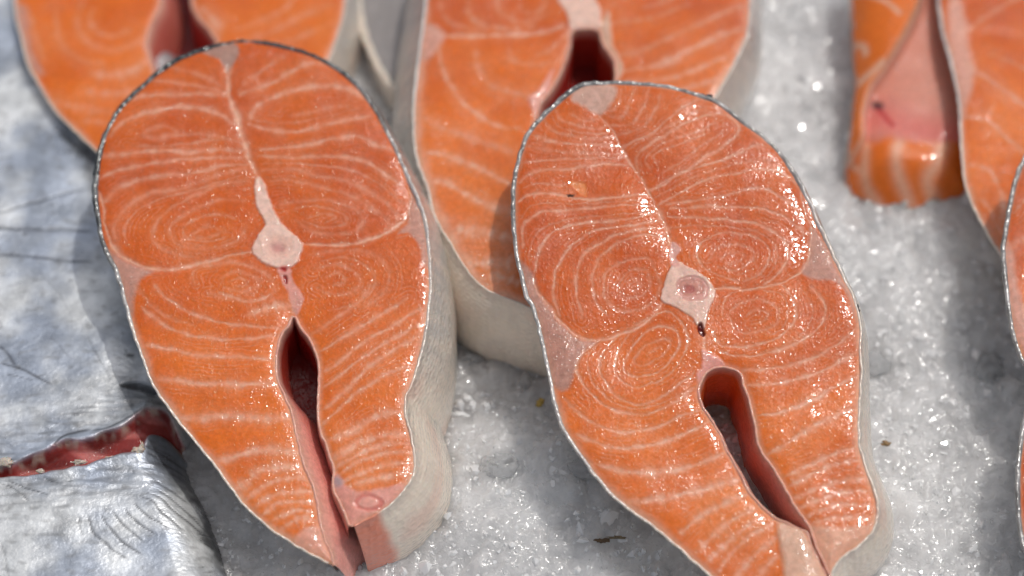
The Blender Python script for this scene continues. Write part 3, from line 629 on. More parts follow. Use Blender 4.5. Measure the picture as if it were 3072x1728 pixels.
for L, wd, am in [
 (((690, 392), (668, 362), (740, 292), (820, 268), (852, 290), (810, 350), (740, 392), (690, 392)), 5, .65), (((745, 345), (780, 315), (810, 300)), 5, .5),
 (((640, 440), (618, 405), (640, 340), (700, 260), (790, 200), (870, 220), (900, 290), (860, 370), (780, 432), (700, 452), (640, 440)), 6, .75),
 (((660, 500), (600, 470), (578, 400), (595, 320), (660, 220), (745, 150), (850, 130), (925, 205), (935, 300), (890, 400), (800, 470), (700, 505), (640, 490)), 5, .7),
 (((720, 160), (600, 240), (530, 310), (500, 390), (520, 470), (600, 560), (700, 590), (800, 560), (900, 492), (975, 425)), 6, .75),
 (((620, 205), (500, 270), (402, 350), (388, 430), (440, 520), (520, 592), (620, 632), (740, 640), (860, 592), (980, 500)), 8, .8),
 (((550, 250), (460, 320), (440, 410), (480, 500), (570, 580), (680, 612), (800, 590), (920, 530)), 4, .4),
 (((315, 560), (400, 640), (500, 700), (620, 732), (760, 712), (880, 662), (1010, 610)), 8, .8), (((365, 735), (480, 782), (600, 812), (720, 802), (850, 772), (960, 722), (1050, 680)), 11, .9),
 (((430, 872), (560, 912), (680, 932), (800, 932), (920, 912), (1020, 880), (1140, 825)), 16, .95), (((540, 1045), (680, 1082), (800, 1065), (920, 1042), (1040, 1010), (1130, 980), (1220, 955)), 18, .9),
 (((900, 1242), (960, 1180), (1040, 1130), (1140, 1082), (1250, 1035)), 16, .85), (((985, 1332), (1050, 1270), (1120, 1200), (1200, 1150), (1300, 1105)), 15, .85), (((1010, 1405), (1080, 1340), (1150, 1270), (1220, 1215), (1330, 1150)), 15, .85),
 (((1075, 1449), (1150, 1350), (1220, 1280), (1300, 1220), (1370, 1190)), 14, .85), (((1180, 1470), (1240, 1380), (1300, 1320), (1380, 1260)), 14, .8), (((1290, 1470), (1330, 1400), (1400, 1340)), 14, .8),
 (((1175, 215), (1150, 140), (1200, 85), (1300, 70), (1385, 110), (1392, 170), (1320, 222), (1240, 232), (1190, 222)), 5, .65), (((1230, 152), (1280, 122), (1335, 140), (1310, 182), (1250, 190)), 5, .6),
 (((1110, 150), (1130, 60), (1240, 20), (1380, 30), (1440, 90), (1430, 190), (1340, 250)), 4, .45),
 (((1068, 225), (1090, 290), (1180, 302), (1330, 282), (1440, 222), (1482, 140), (1462, 60), (1420, -10)), 6, .75), (((1100, 332), (1250, 350), (1400, 320), (1540, 252), (1622, 170), (1620, 80), (1560, 0)), 7, .8),
 (((1300, 335), (1440, 285), (1550, 190), (1560, 90), (1500, 0)), 4, .4), (((1185, 422), (1340, 412), (1480, 390), (1600, 342), (1720, 270), (1795, 190)), 9, .8),
 (((1210, 492), (1340, 490), (1440, 480), (1560, 442), (1680, 390), (1800, 310)), 10, .8), (((1265, 652), (1380, 640), (1480, 612), (1580, 560), (1680, 502), (1800, 440)), 10, .85),
 (((1320, 845), (1440, 792), (1520, 732), (1620, 680), (1720, 632), (1800, 602)), 13, .9), (((1400, 962), (1500, 922), (1600, 872), (1700, 832), (1800, 806)), 13, .85),
 (((1430, 1010), (1560, 942), (1680, 892), (1820, 862)), 15, .85), (((1460, 1062), (1600, 1012), (1700, 972), (1850, 955)), 14, .85), (((1490, 1112), (1620, 1062), (1740, 1022), (1865, 1025)), 14, .85),
 (((1515, 1160), (1640, 1110), (1740, 1090), (1865, 1098)), 14, .85), (((1545, 1195), (1660, 1165), (1860, 1155)), 13, .85), (((1010, 170), (1020, 260), (1020, 360)), 9, .9),
 (((880, 90), (970, 160), (1010, 200)), 7, .8),
 ]: linB.append((d(*L), wd, am))
patB = [
 (c((380, 95), (500, 85), (570, 100), (570, 160), (520, 220), (480, 235), (400, 190), (350, 160)), (.62, .38, .30), .9, 'dorsal_fat', -.1),
 (c((95, 960), (170, 1040), (195, 1130), (250, 1200), (310, 1285), (400, 1350), (480, 1362), (420, 1400), (385, 1470), (330, 1600), (250, 1560), (190, 1400), (130, 1180)), GREYPINK, .8, 'lateral_muscle', 0),
 (c((1535, 790), (1600, 860), (1660, 990), (1735, 1130), (1760, 1260), (1700, 1110), (1640, 1060), (1540, 1050), (1490, 1012), (1530, 930)), GREYPINK*1.1, .7, 'lateral_muscle', 0),
 (c((855, 980), (890, 965), (940, 1000), (1010, 1040), (1062, 1100), (1052, 1150), (1030, 1210), (1015, 1290), (985, 1290), (930, 1230), (850, 1180), (798, 1152), (812, 1060), (838, 1010)), BONE, .25, 'backbone', .3),
 (c((865, 1095), (880, 1060), (930, 1040), (990, 1050), (1030, 1090), (1020, 1140), (970, 1165), (900, 1150)), (.72, .36, .30), .3, 'over', -.25),
 (c((878, 1095), (895, 1068), (935, 1055), (985, 1062), (1008, 1092), (1000, 1128), (960, 1140), (905, 1132)), (.62, .27, .21), .3, 'over', -.1),
 (c((905, 1100), (930, 1082), (960, 1095), (955, 1120), (920, 1122)), (.50, .15, .12), .3, 'over', -.15),
 (c((850, 870), (885, 885), (890, 915), (870, 940), (890, 985), (850, 985), (835, 930)), (.78, .40, .33), .3, 'over', .05),
 (c((978, 1278), (998, 1272), (1010, 1310), (1002, 1335), (985, 1318)), BLOOD_AND_SHADE*.6, .15, 'over', -1.2),
 (d((1010, 320), (1045, 335), (1110, 370), (1130, 395), (1180, 425), (1130, 420), (1040, 430), (1010, 500), (980, 440), (1010, 400)), PINK*1.1, .5, 'over', .2),
 (d((1545, 1205), (1700, 1208), (1845, 1190), (1880, 1120), (1895, 1180), (1860, 1250), (1800, 1305), (1720, 1345), (1690, 1500), (1640, 1440), (1580, 1320)), (.78, .40, .27), .9, 'belly_fat', .1),
 (d((1390, 1180), (1470, 1190), (1530, 1230), (1600, 1370), (1680, 1560), (1560, 1660), (1430, 1500), (1410, 1330)), (.70, .42, .30), .9, 'belly_fat', .4),
 (c((345, 575), (400, 572), (430, 590), (428, 640), (400, 632)), (.80, .24, .07), .3, 'over', -.1)]
steak('salmon_steak', 'large salmon steak at front right with ice showing through its open belly slit', PB, outB, inB, linB, patB, .024, .00021,
      dark=[(0, 0), (.2, .05), (.27, .35), (.33, .7), (.42, .75), (.5, .85), (.62, .8), (.7, .6), (.8, .5), (.88, .1), (1, 0)],
      flare=[(0, 2), (.06, 5), (.12, 4), (.16, 1), (.3, 0), (.4, 0), (.68, -5), (.8, -11), (.9, -13), (1, -10)],
      inlet_col=[(0, CREAM), (.12, CREAM), (.2, PINK), (.3, np.array([.62, .18, .12])), (.42, np.array([.66, .12, .04])), (.6, np.array([.72, .14, .03])), (.8, PINK), (1, CREAM)], seed=2, fatedge=(.0011, .0016), linew=.95)

tB = bpy.data.objects['salmon_steak.001']
def shred(par, plane, x, y, r, q, sd_, dz=-.0012): blob('skin_shred', plane.w(plane.uv(np.array([(float(x), float(y))])), dz)[0], r, M_SKIN, par, (.02, .025, .03), sd_, q, .6, 7)
for x, y, r, q in [(2113, 286, .0013, (1.6, .8, .7)), (2571, 925, .0011, (.7, 1.6, .8)), (1895, 244, .0009, (1.8, .7, .6))]:
    shred(tB, PB, x, y, r, q, int(x))
# =============================================================== STEAK C (back left, under A)
e = Z(0, 0, 2.147)
outC = np.array([(560, -620), (800, -560), (960, -380), (1030, -180), (1040, 0), (1022, 90), (1000, 150), (985, 205), (990, 262), (970, 340), (860, 430), (700, 480), (540, 500), (400, 500), (320, 482), (286, 452), (210, 380), (165, 335), (112, 250), (80, 190), (60, 110), (40, 0), (50, -180), (140, -400), (300, -560), (420, -620)], float)
inC = np.array([(455, -560, 2, 0), (420, -300, 4, 0), (470, -120, 6, 0), (485, 0, 7, 0), (462, 60, 6.5, 0), (445, 110, 6, 0), (450, 160, 4, 0), (510, 330, 1, 2), (580, 325, -1, 1), (645, 150, -2, 1), (625, 90, -2, 0), (590, 50, -1, 0), (572, 0, -1, 0), (560, -150, 0, 0), (540, -400, 0, 0), (530, -560, 0, 0)], float)
linC = [(e(*L), wd, am) for L, wd, am in [
 (((540, 20), (500, 120), (520, 220), (600, 300), (720, 330), (860, 290), (950, 220)), 10, .5), (((600, 60), (580, 140), (640, 220), (740, 240), (840, 190)), 9, .45), (((360, 60), (370, 200), (420, 320), (540, 400), (680, 420)), 10, .4),
 (((600, 480), (700, 495), (800, 480), (900, 430), (970, 360)), 16, .7), (((560, 600), (660, 610), (800, 600), (1000, 560)), 14, .65), (((280, 640), (400, 680), (540, 705), (720, 730)), 14, .6), (((420, 800), (560, 790), (700, 800)), 10, .4),
 (((1300, 60), (1360, 120), (1400, 200), (1380, 300)), 16, .8), (((1450, 300), (1700, 230), (1900, 130), (2150, 20)), 10, .5), (((1600, 340), (1800, 300), (2000, 210), (2180, 130)), 10, .5), (((1500, 200), (1700, 130), (1850, 50), (1900, -40)), 10, .45),
 (((200, 100), (230, 250), (290, 400)), 8, .4)]]
steak('salmon_steak', 'blurred salmon steak at the back left, partly under the front left steak', PC, outC, inC, linC, [
 (e((930, 290), (1000, 200), (1040, 60), (1080, 60), (1080, 300), (1010, 440)), PINK, 1.5, 'belly_fat', .4), (e((100, 60), (170, 60), (200, 300), (280, 480), (200, 430), (130, 300)), GREYPINK*1.2, 1.5, 'lateral_muscle', 0)],
      .024, .00042, dark=[(0, .3), (.25, .3), (.5, .1), (.6, 0), (.75, .25), (1, .4)], flare=[(0, 0), (.3, 2), (.45, 0), (.6, -9), (.75, -9), (1, -4)],
      linew=1.4, inlet_col=[(0, PINK), (.45, np.array([.55, .10, .07])), (.6, BLOOD_AND_SHADE*1.4), (1, BLOOD_AND_SHADE)], floor=np.array([(430, -500), (400, 0), (380, 200), (400, 420), (660, 420), (680, 200), (640, 0), (560, -500)], float), seed=3, fatedge=(.001, .0012), minflake=80)

# =============================================================== STEAK D (back centre, under B)
f = Z(1000, 0, 1.61)
outD = np.vstack([f((1360, 1520), (1500, 1400), (1760, 900), (1800, 560), (1862, 450), (1920, 352), (1972, 250), (2010, 150), (2022, 0), (2010, -250), (1900, -560), (1650, -850), (1300, -960), (900, -850), (600, -560), (470, -250), (440, 0), (422, 150), (402, 300), (385, 450), (381, 560), (386, 700), (408, 800), (440, 880),
                     (455, 930), (472, 1005), (505, 1085), (560, 1172), (620, 1272), (680, 1352), (760, 1412), (860, 1452), (980, 1500), (1120, 1545), (1280, 1570))])
inD = f((1330, 1560, 0, 0), (1100, 1350, 3, 0), (1000, 1100, 3, 0), (960, 800, 4, 0), (980, 600, 4, 0), (1005, 500, 4, 0), (1045, 450, 3, 0), (1092, 370, 2, 0), (1122, 300, 1, 0), (1146, 220, 0, 0), (1155, 155, 0, -1), (1215, 140, 0, -1), (1280, 152, 0, -1), (1300, 215, -1, 0), (1338, 268, -1, 0), (1356, 310, -1, 0), (1352, 420, -1, 0), (1280, 700, 0, 0), (1180, 1000, 0, 0), (1190, 1300, 0, 0), (1340, 1520, 0, 0))
linD = [(f(*L), wd, am) for L, wd, am in [
 (((480, 150), (560, 172), (700, 176), (860, 172), (1000, 162), (1120, 125)), 9, 1), (((1180, -60), (1150, -300), (1180, -600)), 16, 1),
 (((520, 0), (525, 60), (570, 110), (650, 135), (760, 150)), 8, .5), (((650, 0), (662, 80), (720, 125), (860, 140), (980, 120)), 9, .6), (((790, -20), (800, 50), (850, 92), (930, 108), (1060, 60)), 9, .55), (((900, 20), (920, 60), (990, 60), (1040, 0)), 8, .4),
 (((508, 200), (520, 300), (560, 400), (620, 490), (700, 560), (800, 612), (900, 622)), 10, .7), (((690, 250), (700, 330), (750, 402), (830, 442), (920, 462), (1010, 480)), 10, .65), (((850, 240), (862, 290), (920, 312), (1000, 312), (1070, 300)), 9, .5),
 (((1130, 160), (1060, 230), (990, 270)), 9, .4), (((420, 480), (440, 570), (520, 622), (640, 662), (760, 702), (900, 745)), 12, .65), (((410, 742), (520, 746), (620, 780), (700, 812), (770, 850), (880, 905)), 14, .8),
 (((440, 892), (500, 875), (560, 892), (640, 940), (720, 985), (800, 1015), (900, 1035)), 18, .9), (((560, 1112), (650, 1120), (750, 1132), (880, 1165)), 24, .95), (((640, 1262), (720, 1270), (800, 1272), (900, 1285)), 26, .95), (((700, 1350), (800, 1340), (900, 1370)), 20, .9), (((455, 930), (520, 1060), (620, 1230), (720, 1370), (850, 1449)), 26, .9),
 (((1290, 125), (1450, 102), (1560, 82), (1720, 20)), 9, .5), (((1330, 260), (1450, 258), (1600, 200), (1750, 130), (1900, 60), (2000, 30)), 10, .65), (((1370, 342), (1550, 322), (1700, 262), (1850, 182), (2000, 130)), 12, .75),
 (((1400, 395), (1600, 385), (1750, 340), (1870, 290), (1980, 230)), 12, .7), (((1650, 440), (1780, 410), (1900, 365)), 12, .7), (((1290, 60), (1400, 0), (1500, -80)), 9, .5), (((1500, 40), (1620, 0), (1700, -80)), 8, .5)]]
steak('salmon_steak', 'back centre salmon steak with a dark red cavity, half under the front right steak', PD, outD, inD, linD, [
 (f((1085, -60), (1090, 20), (1130, 80), (1150, 150), (1220, 140), (1285, 150), (1290, 60), (1262, 0), (1240, -60)), BONE, .6, 'backbone', .3),
 (f((1330, 60), (1290, 150), (1310, 230), (1360, 300), (1350, 400), (1400, 330), (1350, 220)), CREAM*.9, .9, 'tint', .2),
 (f((440, 120), (500, 130), (540, 180), (490, 260), (440, 300), (410, 250)), GREYPINK*1.3, 1.2, 'lateral_muscle', 0),
 (f((940, 480), (1000, 430), (1060, 330), (1050, 420), (1010, 500), (990, 560)), PINK*1.1, .7, 'tint', .3)],
      .027, .00030, dark=[(0, 0), (.1, .1), (.22, .3), (.4, .7), (.55, .9), (.72, .5), (.84, .25), (.9, .02), (1, 0)], flare=[(0, 2), (.15, 3), (.3, 2), (.5, 0), (.72, 7), (.84, 4), (.87, 5), (.92, 6), (1, 4)],
      linew=1.3, inlet_col=[(0, BLOOD_AND_SHADE*1.2), (.45, BLOOD_AND_SHADE*1.4), (.55, np.array([.40, .04, .02])), (1, BLOOD_AND_SHADE)], floor=f((960, 1400), (950, 500), (1150, 130), (1290, 140), (1370, 300), (1100, 1400)), seed=4, fatedge=(.001, .0022), minflake=80)

# =============================================================== STEAK F (right, cut by the frame), G, H
h_ = Z(2300, 0, 1.811)
outF = h_((1500, 1500), (1330, 1440), (1240, 1340), (1170, 1220), (1110, 1100), (1075, 1000), (1062, 900), (1052, 780), (1045, 640), (1035, 520), (1015, 430), (985, 300), (955, 200), (935, 80), (925, 0), (930, -200), (1020, -500), (1250, -700), (1600, -800), (2000, -600), (2200, -100), (2200, 600), (1900, 1200), (1650, 1480))
linF = [(h_(*L), wd, am) for L, wd, am in [
 (((1060, 340), (1120, 385), (1200, 440), (1300, 510), (1420, 590)), 11, .7), (((1040, 640), (1120, 640), (1220, 675), (1300, 750), (1420, 850)), 11, .7), (((1060, 900), (1140, 905), (1210, 930), (1250, 1000), (1280, 1090), (1290, 1200)), 12, .75),
 (((1000, 200), (1090, 170), (1200, 90), (1310, 20), (1450, -50)), 11, .6), (((1000, 20), (1060, -40), (1200, -90)), 10, .5), (((1100, 1080), (1180, 1100), (1240, 1200), (1330, 1380)), 12, .6), (((1200, 300), (1350, 350), (1500, 450)), 8, .4), (((1500, 0), (1600, 400), (1600, 900)), 12, .9)]]
steak('salmon_steak', 'upper right salmon steak, its speckled skin edge against the curled belly flap', PF, outF[::-1], None, linF, [
 (h_((985, 20), (1060, 20), (1100, 250), (1130, 400), (1090, 560), (1050, 640), (1000, 350)), GREYPINK*1.5, 1.2, 'lateral_muscle', 0)], .026, .00042,
      dark=[(0, .3), (.5, .7), (.62, .62), (.72, .6), (.82, .4), (.9, .1), (1, 0)], flare=[(0, 0), (.5, 0), (.65, -6), (.8, -14), (1, -14)], seed=5, fatedge=(.0012, .0014), minflake=80)
k4 = Z(2400, 700, 1.409)
outG = np.array([(3110, 420), (3072, 466), (3045, 530), (3028, 600), (3016, 665), (3004, 745), (3008, 806), (3018, 900), (3031, 984), (3050, 1050), (3074, 1098), (3130, 1180), (3250, 1300), (3450, 1200), (3500, 800), (3350, 480), (3220, 400)], float)
steak('salmon_steak', 'edge of a salmon steak cut off by the right frame side at mid height', PG, outG[::-1], None, [
 (np.array([(3020, 760), (3060, 720), (3120, 700)], float), 10, .6), (np.array([(3040, 640), (3080, 600), (3130, 590)], float), 10, .6), (np.array([(3030, 900), (3070, 930), (3120, 930)], float), 10, .6)],
      [(np.array([(3010, 720), (3040, 760), (3050, 850), (3072, 930), (3090, 1000), (3070, 1060), (3030, 950), (3010, 850)], float), GREYPINK*1.4, 1.0, 'lateral_muscle', 0)],
      .026, .00042, dark=[(0, .5), (.5, .6), (.8, .8), (1, .7)], flare=[(0, -12), (1, -12)], seed=6, fatedge=(.0012, .0014), minflake=80)
outH = np.array([(3110, 1190), (3074, 1232), (3056, 1339), (3047, 1445), (3053, 1566), (3074, 1660), (3130, 1760), (3300, 1850), (3500, 1700), (3500, 1300), (3300, 1150)], float)
steak('salmon_steak', 'sliver of a salmon steak at the lower right edge of the frame', PH, outH[::-1], None, [(np.array([(3060, 1450), (3100, 1430), (3200, 1420)], float), 10, .6)], [],
      .026, .00042, dark=[(0, .5), (.5, .6), (.8, .8), (1, .7)], flare=[(0, -10), (1, -10)], seed=7, fatedge=(.0012, .0014), base=DEEP, minflake=80)  # darker flesh base paints in this steak's shaded side

# =============================================================== generic uneven sheet from a photo outline
def sheet(name, parent, plane, outline, g, hfun, cfun, mat, thick=.004, seed=0, lab=None):
    P = plane; poly = resample(spline(P.uv(np.vstack([outline, outline[:1]])), 6), g*1.5)
    lo = poly.min(0)-g; hi = poly.max(0)+g; nu = int((hi[0]-lo[0])/g)+2; nv = int((hi[1]-lo[1])/g)+2
    U, V_ = np.meshgrid(lo[0]+np.arange(nu)*g, lo[1]+np.arange(nv)*g); X = U.ravel(); Y = V_.ravel()
    S = sdist(X, Y, poly, .012); h = hfun(X, Y, S); W = P.w(np.c_[X, Y], h); col = cfun(X, Y, S, h)
    ic = (S > 0).reshape(nv, nu); keep = ic[:-1, :-1] & ic[1:, :-1] & ic[:-1, 1:] & ic[1:, 1:]
    gy, gx = np.gradient(h.reshape(nv, nu), g); N = P.n[None]-gx.ravel()[:, None]*P.u-gy.ravel()[:, None]*P.v; N /= np.linalg.norm(N, axis=1)[:, None]
    Fall = grid_faces(nu, nv); kp = keep.ravel(); res = []
    L = np.zeros(len(kp), int) if lab is None else lab[0](X, Y).reshape(nv, nu)[:-1, :-1].ravel()
    nm = [name] if lab is None else lab[1]; mt = [mat] if lab is None else lab[2]
    for k in range(len(nm)):
        F = Fall[kp & (L == k)]
        if not len(F): continue
        u_, inv = np.unique(F, return_inverse=True); res.append(mesh_obj(nm[k], W[u_], inv.reshape(-1, 4), mt[k], parent, col[u_], N[u_]))
    # rim wall closing the sheet downwards
    pp = poly[:-1]; hp = hfun(pp[:, 0], pp[:, 1], np.zeros(len(pp))); cp = cfun(pp[:, 0], pp[:, 1], np.zeros(len(pp)), hp)
    n = len(pp); V = np.vstack([P.w(pp, hp), P.w(pp, hp-thick)]); F = [(i, (i+1) % n, n+(i+1) % n, n+i) for i in range(n)]
    res.append(mesh_obj('edge', V, F, mt[0], parent, np.vstack([cp, cp])))
    return res

# =============================================================== curled belly flap E
PE = Plane((2720, 560), .016, 8, 0)
tE = empty('belly_flap', PE.w(PE.uv(np.array([(2720., 500.)])), -.01)[0], 'curled salmon belly flap with pink lining and striped orange end, lying on the ice', 'salmon flap')
eS = h_((455, -300), (460, 0), (468, 100), (470, 250), (486, 400), (470, 550), (455, 700), (440, 800), (462, 900), (490, 965), (560, 1005), (680, 1050), (800, 1070), (920, 1062), (1040, 1035), (1150, 960), (1200, 600), (1180, 300), (1100, 0), (1060, -300))
eStrip = PE.uv(spline(h_((450, -300), (870, -300), (835, 0), (792, 150), (700, 320), (620, 440), (560, 520), (530, 640), (520, 780), (438, 825), (440, 500)), 5, True))
eEnd = PE.uv(spline(h_((430, 815), (520, 770), (640, 770), (800, 785), (920, 790), (1250, 800), (1250, 1200), (430, 1200)), 5, True))
eLines = [(PE.uv(spline(h_(*L), 5)), w_) for L, w_ in [
 (((545, 780), (540, 880), (560, 960), (640, 1040), (700, 1120)), .0022), (((720, 780), (700, 860), (720, 940), (780, 1020), (850, 1100)), .0030), (((960, 800), (920, 900), (880, 960), (920, 1020), (980, 1060)), .0036), (((450, 830), (500, 860), (530, 900)), .0012)]]
eRed = PE.uv(spline(h_((600, 590), (640, 640), (680, 690)), 4)); eDk = PE.uv(spline(h_((590, 570), (615, 582)), 4)); ePinkL = PE.uv(spline(h_((610, 640), (760, 700), (900, 740), (1000, 760)), 4))
eL2 = [(PE.uv(spline(h_(*L), 5)), w_) for L, w_ in [(((490, 0), (560, 40), (640, 90), (700, 150)), .0011), (((470, 250), (520, 290), (530, 330)), .0014), (((500, 470), (560, 440), (620, 400)), .002)]]
def hE(X, Y, S):
    a = sst(-.0016, .0016, sdist(X, Y, eStrip, .004)); b_ = sst(-.004, .004, sdist(X, Y, eEnd, .006))
    h = .006*a+.0005*pn(X*90, Y*90, 71)-.0035*b_*sst(.012, 0, S)-.006*np.exp(-np.maximum(S, 0)/.0035)
    h += .0015*np.sin(np.clip(S/.012, 0, 1)*1.57)
    return h
def cE(X, Y, S, h):
    a = sst(-.0008, .0008, sdist(X, Y, eStrip, .004))[:, None]; b_ = sst(-.0016, .0012, sdist(X, Y, eEnd, .004)+.0008*pn(X*300, Y*300, 5))[:, None]
    c_ = np.array([.70, .28, .20])*np.ones((len(X), 3)); D, _ = dist_line(X, Y, ePinkL, .02); q = np.exp(-(np.minimum(D, .02)/.006)**2)[:, None]*.7; c_ = c_*(1-q)+np.array([.74, .17, .15])*q
    D, _ = dist_line(X, Y, eRed, .004); q = np.exp(-(np.minimum(D, .02)/.0007)**2)[:, None]; c_ = c_*(1-q)+np.array([.55, .04, .04])*q
    D, _ = dist_line(X, Y, eDk, .004); q = np.exp(-(np.minimum(D, .02)/.0011)**2)[:, None]; c_ = c_*(1-q)+np.array([.03, .03, .04])*q
    org = ORANGE*np.ones((len(X), 3)); fl = np.zeros(len(X))
    for L, w_ in eLines:
        D, _ = dist_line(X, Y, L, w_*3); fl = np.maximum(fl, np.exp(-(np.minimum(D, .1)/(w_*.6))**2))
    fl = fl*.8; c2 = org*(1-fl[:, None])+(CREAM*.5+FAT*.5)*fl[:, None]; c_ = c_*(1-b_)+c2*b_
    fl = np.zeros(len(X))
    for L, w_ in eL2:
        D, _ = dist_line(X, Y, L, w_*3); fl = np.maximum(fl, .8*np.exp(-(np.minimum(D, .1)/(w_*.6))**2))
    Se = sdist(X, Y, eStrip, .004); fl = np.maximum(fl, np.exp(-(np.maximum(Se, 0)/.0010)**2))
    c3 = org*(1-fl[:, None])+CREAM*fl[:, None]
    return c_*(1-a)+c3*a
def lE(X, Y):
    r = np.zeros(len(X), int); r[inside(X, Y, eEnd)] = 1; r[inside(X, Y, eStrip)] = 2; return r
sheet('lining', tE, PE, eS, .0004, hE, cE, M_LIN, .003, lab=(lE, ['lining', 'striped_end', 'cut_edge'], [M_LIN, M_FLESH, M_FLESH]))

# =============================================================== silver fish
PS = Plane((250, 1200), .019, 1, 0)
z6 = Z(0, 400, 2.414); z7 = Z(0, 1000, 1.99)
fishO = np.array([(-420, -300), (300, -260), (520, 100), (640, 500), (640, 900), (620, 1120), (560, 1260), (555, 1340), (590, 1430), (632, 1530), (660, 1620), (690, 1740), (720, 1900), (400, 2050), (-300, 2000), (-500, 1000)], float)
gash = z7((-300, 830), (-60, 800), (90, 770), (250, 722), (330, 678), (400, 650), (520, 645), (640, 598), (740, 555), (850, 475), (900, 445), (980, 450), (1040, 540), (1090, 620), (960, 570), (880, 592), (855, 640), (830, 690), (740, 705), (650, 722), (560, 760), (460, 782), (330, 805), (200, 822), (60, 835), (-300, 850))
gP = PS.uv(spline(gash, 5, True))
slitP = PS.uv(spline(z7((730, 300), (800, 285), (880, 300), (930, 340), (900, 350), (820, 320)), 5, True))
scr = [(PS.uv(spline(q, 5)), w_, a_) for q, w_, a_ in [
 (z6((-100, 590), (100, 530), (300, 470), (480, 415), (640, 385)), 9, .7), (z6((-100, 672), (300, 672), (680, 682)), 14, .75), (z6((-100, 862), (200, 870), (400, 895), (700, 908)), 11, .75), (z6((240, 930), (330, 1040), (420, 1150), (490, 1270)), 4, .4), (z6((120, 700), (300, 690), (520, 700)), 18, .25),
 (z7((-10, 60), (60, 130), (90, 185)), 9, .8), (z7((-10, 165), (100, 200), (200, 250), (300, 308)), 7, .9), (z7((30, 240), (110, 260), (200, 280)), 4, .6), (z7((510, -10), (570, 100), (620, 190), (662, 285)), 4, .6), (z7((290, 0), (340, 50), (420, 150)), 4, .4),
 (z7((755, 112), (800, 122)), 14, .9), (z7((520, 1085), (560, 1180), (640, 1260), (720, 1310), (770, 1332)), 6, .85), (z7((600, 1065), (640, 1140), (720, 1220), (800, 1280), (850, 1312)), 6, .85), (z7((665, 1048), (720, 1130), (790, 1190), (860, 1245)), 6, .75),
 (z7((735, 1030), (780, 1090), (850, 1150), (925, 1192)), 6, .85), (z7((790, 1000), (860, 1060), (940, 1120), (1005, 1152)), 6, .85), (z7((815, 960), (900, 990), (960, 1050), (1040, 1110), (1095, 1152)), 6, .85), (z7((860, 940), (960, 975), (1040, 1040), (1120, 1090), (1200, 1130)), 7, .85),
 (z7((930, 920), (1020, 960), (1110, 1030), (1240, 1105)), 7, .8), (z7((470, 1090), (480, 1150), (500, 1200)), 5, .5), (z7((900, 850), (1000, 900), (1120, 960)), 8, .7), (z7((0, 880), (100, 930), (180, 995)), 5, .7), (z7((30, 870), (180, 920), (280, 955)), 5, .7), (z7((250, 850), (340, 880), (440, 885)), 5, .6),
 (z7((0, 1220), (30, 1380), (50, 1480)), 6, .45), (z7((1170, 1140), (1250, 1095)), 6, .85), (z7((1195, 1180), (1250, 1190)), 6, .8), (z7((1180, 1360), (1220, 1340)), 4, .7), (z7((1200, 1390), (1245, 1360)), 4, .7), (z7((870, 580), (960, 570), (1020, 600)), 8, .8), (z7((860, 650), (950, 690), (1080, 700)), 9, .75),
 (z7((870, 700), (980, 740), (1100, 760)), 9, .7), (z7((300, 690), (360, 620), (440, 590), (540, 575)), 12, .8), (z7((540, 580), (620, 570), (700, 540), (800, 480), (880, 420)), 12, .75), (z7((760, 300), (860, 330), (930, 370)), 10, .7), (z7((0, 745), (100, 745), (250, 700)), 9, .5)]]
darks = [(PS.uv(spline(q, 5, True)), a_) for q, a_ in [  # dark skin marks; strips beside the steaks paint in their cast shadow
 (z7((1120, 880), (1200, 870), (1250, 950), (1300, 1100), (1340, 1250), (1390, 1449), (1330, 1449), (1260, 1260), (1190, 1150), (1180, 1000)), .92), (z7((860, 570), (1000, 560), (1120, 700), (1180, 850), (1100, 900), (960, 800), (870, 700)), .6),
 (z7((720, 290), (840, 280), (960, 330), (980, 450), (880, 430), (760, 450), (740, 380)), .65), (z7((310, 1150), (380, 1130), (415, 1190), (390, 1250), (320, 1220)), .4), (z6((420, -40), (560, 60), (700, 160), (700, 420), (630, 330), (560, 170), (450, 40)), .8), (z7((450, 140), (520, 140), (530, 190), (460, 190)), .25)]]
def fish_fields(X, Y, S):
    sg_ = sdist(X+.0006*pn(X*200, Y*200, 3), Y+.0006*pn(X*230, Y*230, 4), gP, .03)
    gs = sst(-.0007, .0014, sg_); ln = np.zeros(len(X))
    wx = X+.0005*pn(X*180, Y*180, 81); wy = Y+.0005*pn(X*180, Y*180, 82)
    for L, w_, a_ in scr:
        wd = w_*.000036*(1+.4*pn(X*300, Y*300, 83)); D, T = dist_line(wx, wy, L, .004); m = np.isfinite(D); f_ = np.zeros(len(X)); f_[m] = a_*np.exp(-(D[m]/wd[m])**2)*np.clip(np.minimum(T[m], 1-T[m])*6+.15, 0, 1); ln = np.maximum(ln, f_)
    return sg_, gs, ln
def hS(X, Y, S):
    sg_, gs, ln = fish_fields(X, Y, S)
    lip = np.exp(-((sg_+.0012)/.0011)**2)
    wr = np.exp(-((sg_+.006)/.006)**2)
    h = .0010*fbm(X*22, Y*22, 85, 2)+.00022*pn(X*90+.4*pn(X*40,Y*40,8), Y*650, 86)*wr**2+.00012*pn(X*260, Y*800, 87)*(wr+.03)+.00012*pn(X*90, Y*90, 88)
    h += .0004*lip-.0032*gs*(1+.2*pn(X*120, Y*120, 89))-.00015*ln
    h -= .013*np.exp(-np.maximum(S, 0)/.0045)
    h -= .003*sst(-.0007, .001, sdist(X, Y, slitP, .004))
    return h
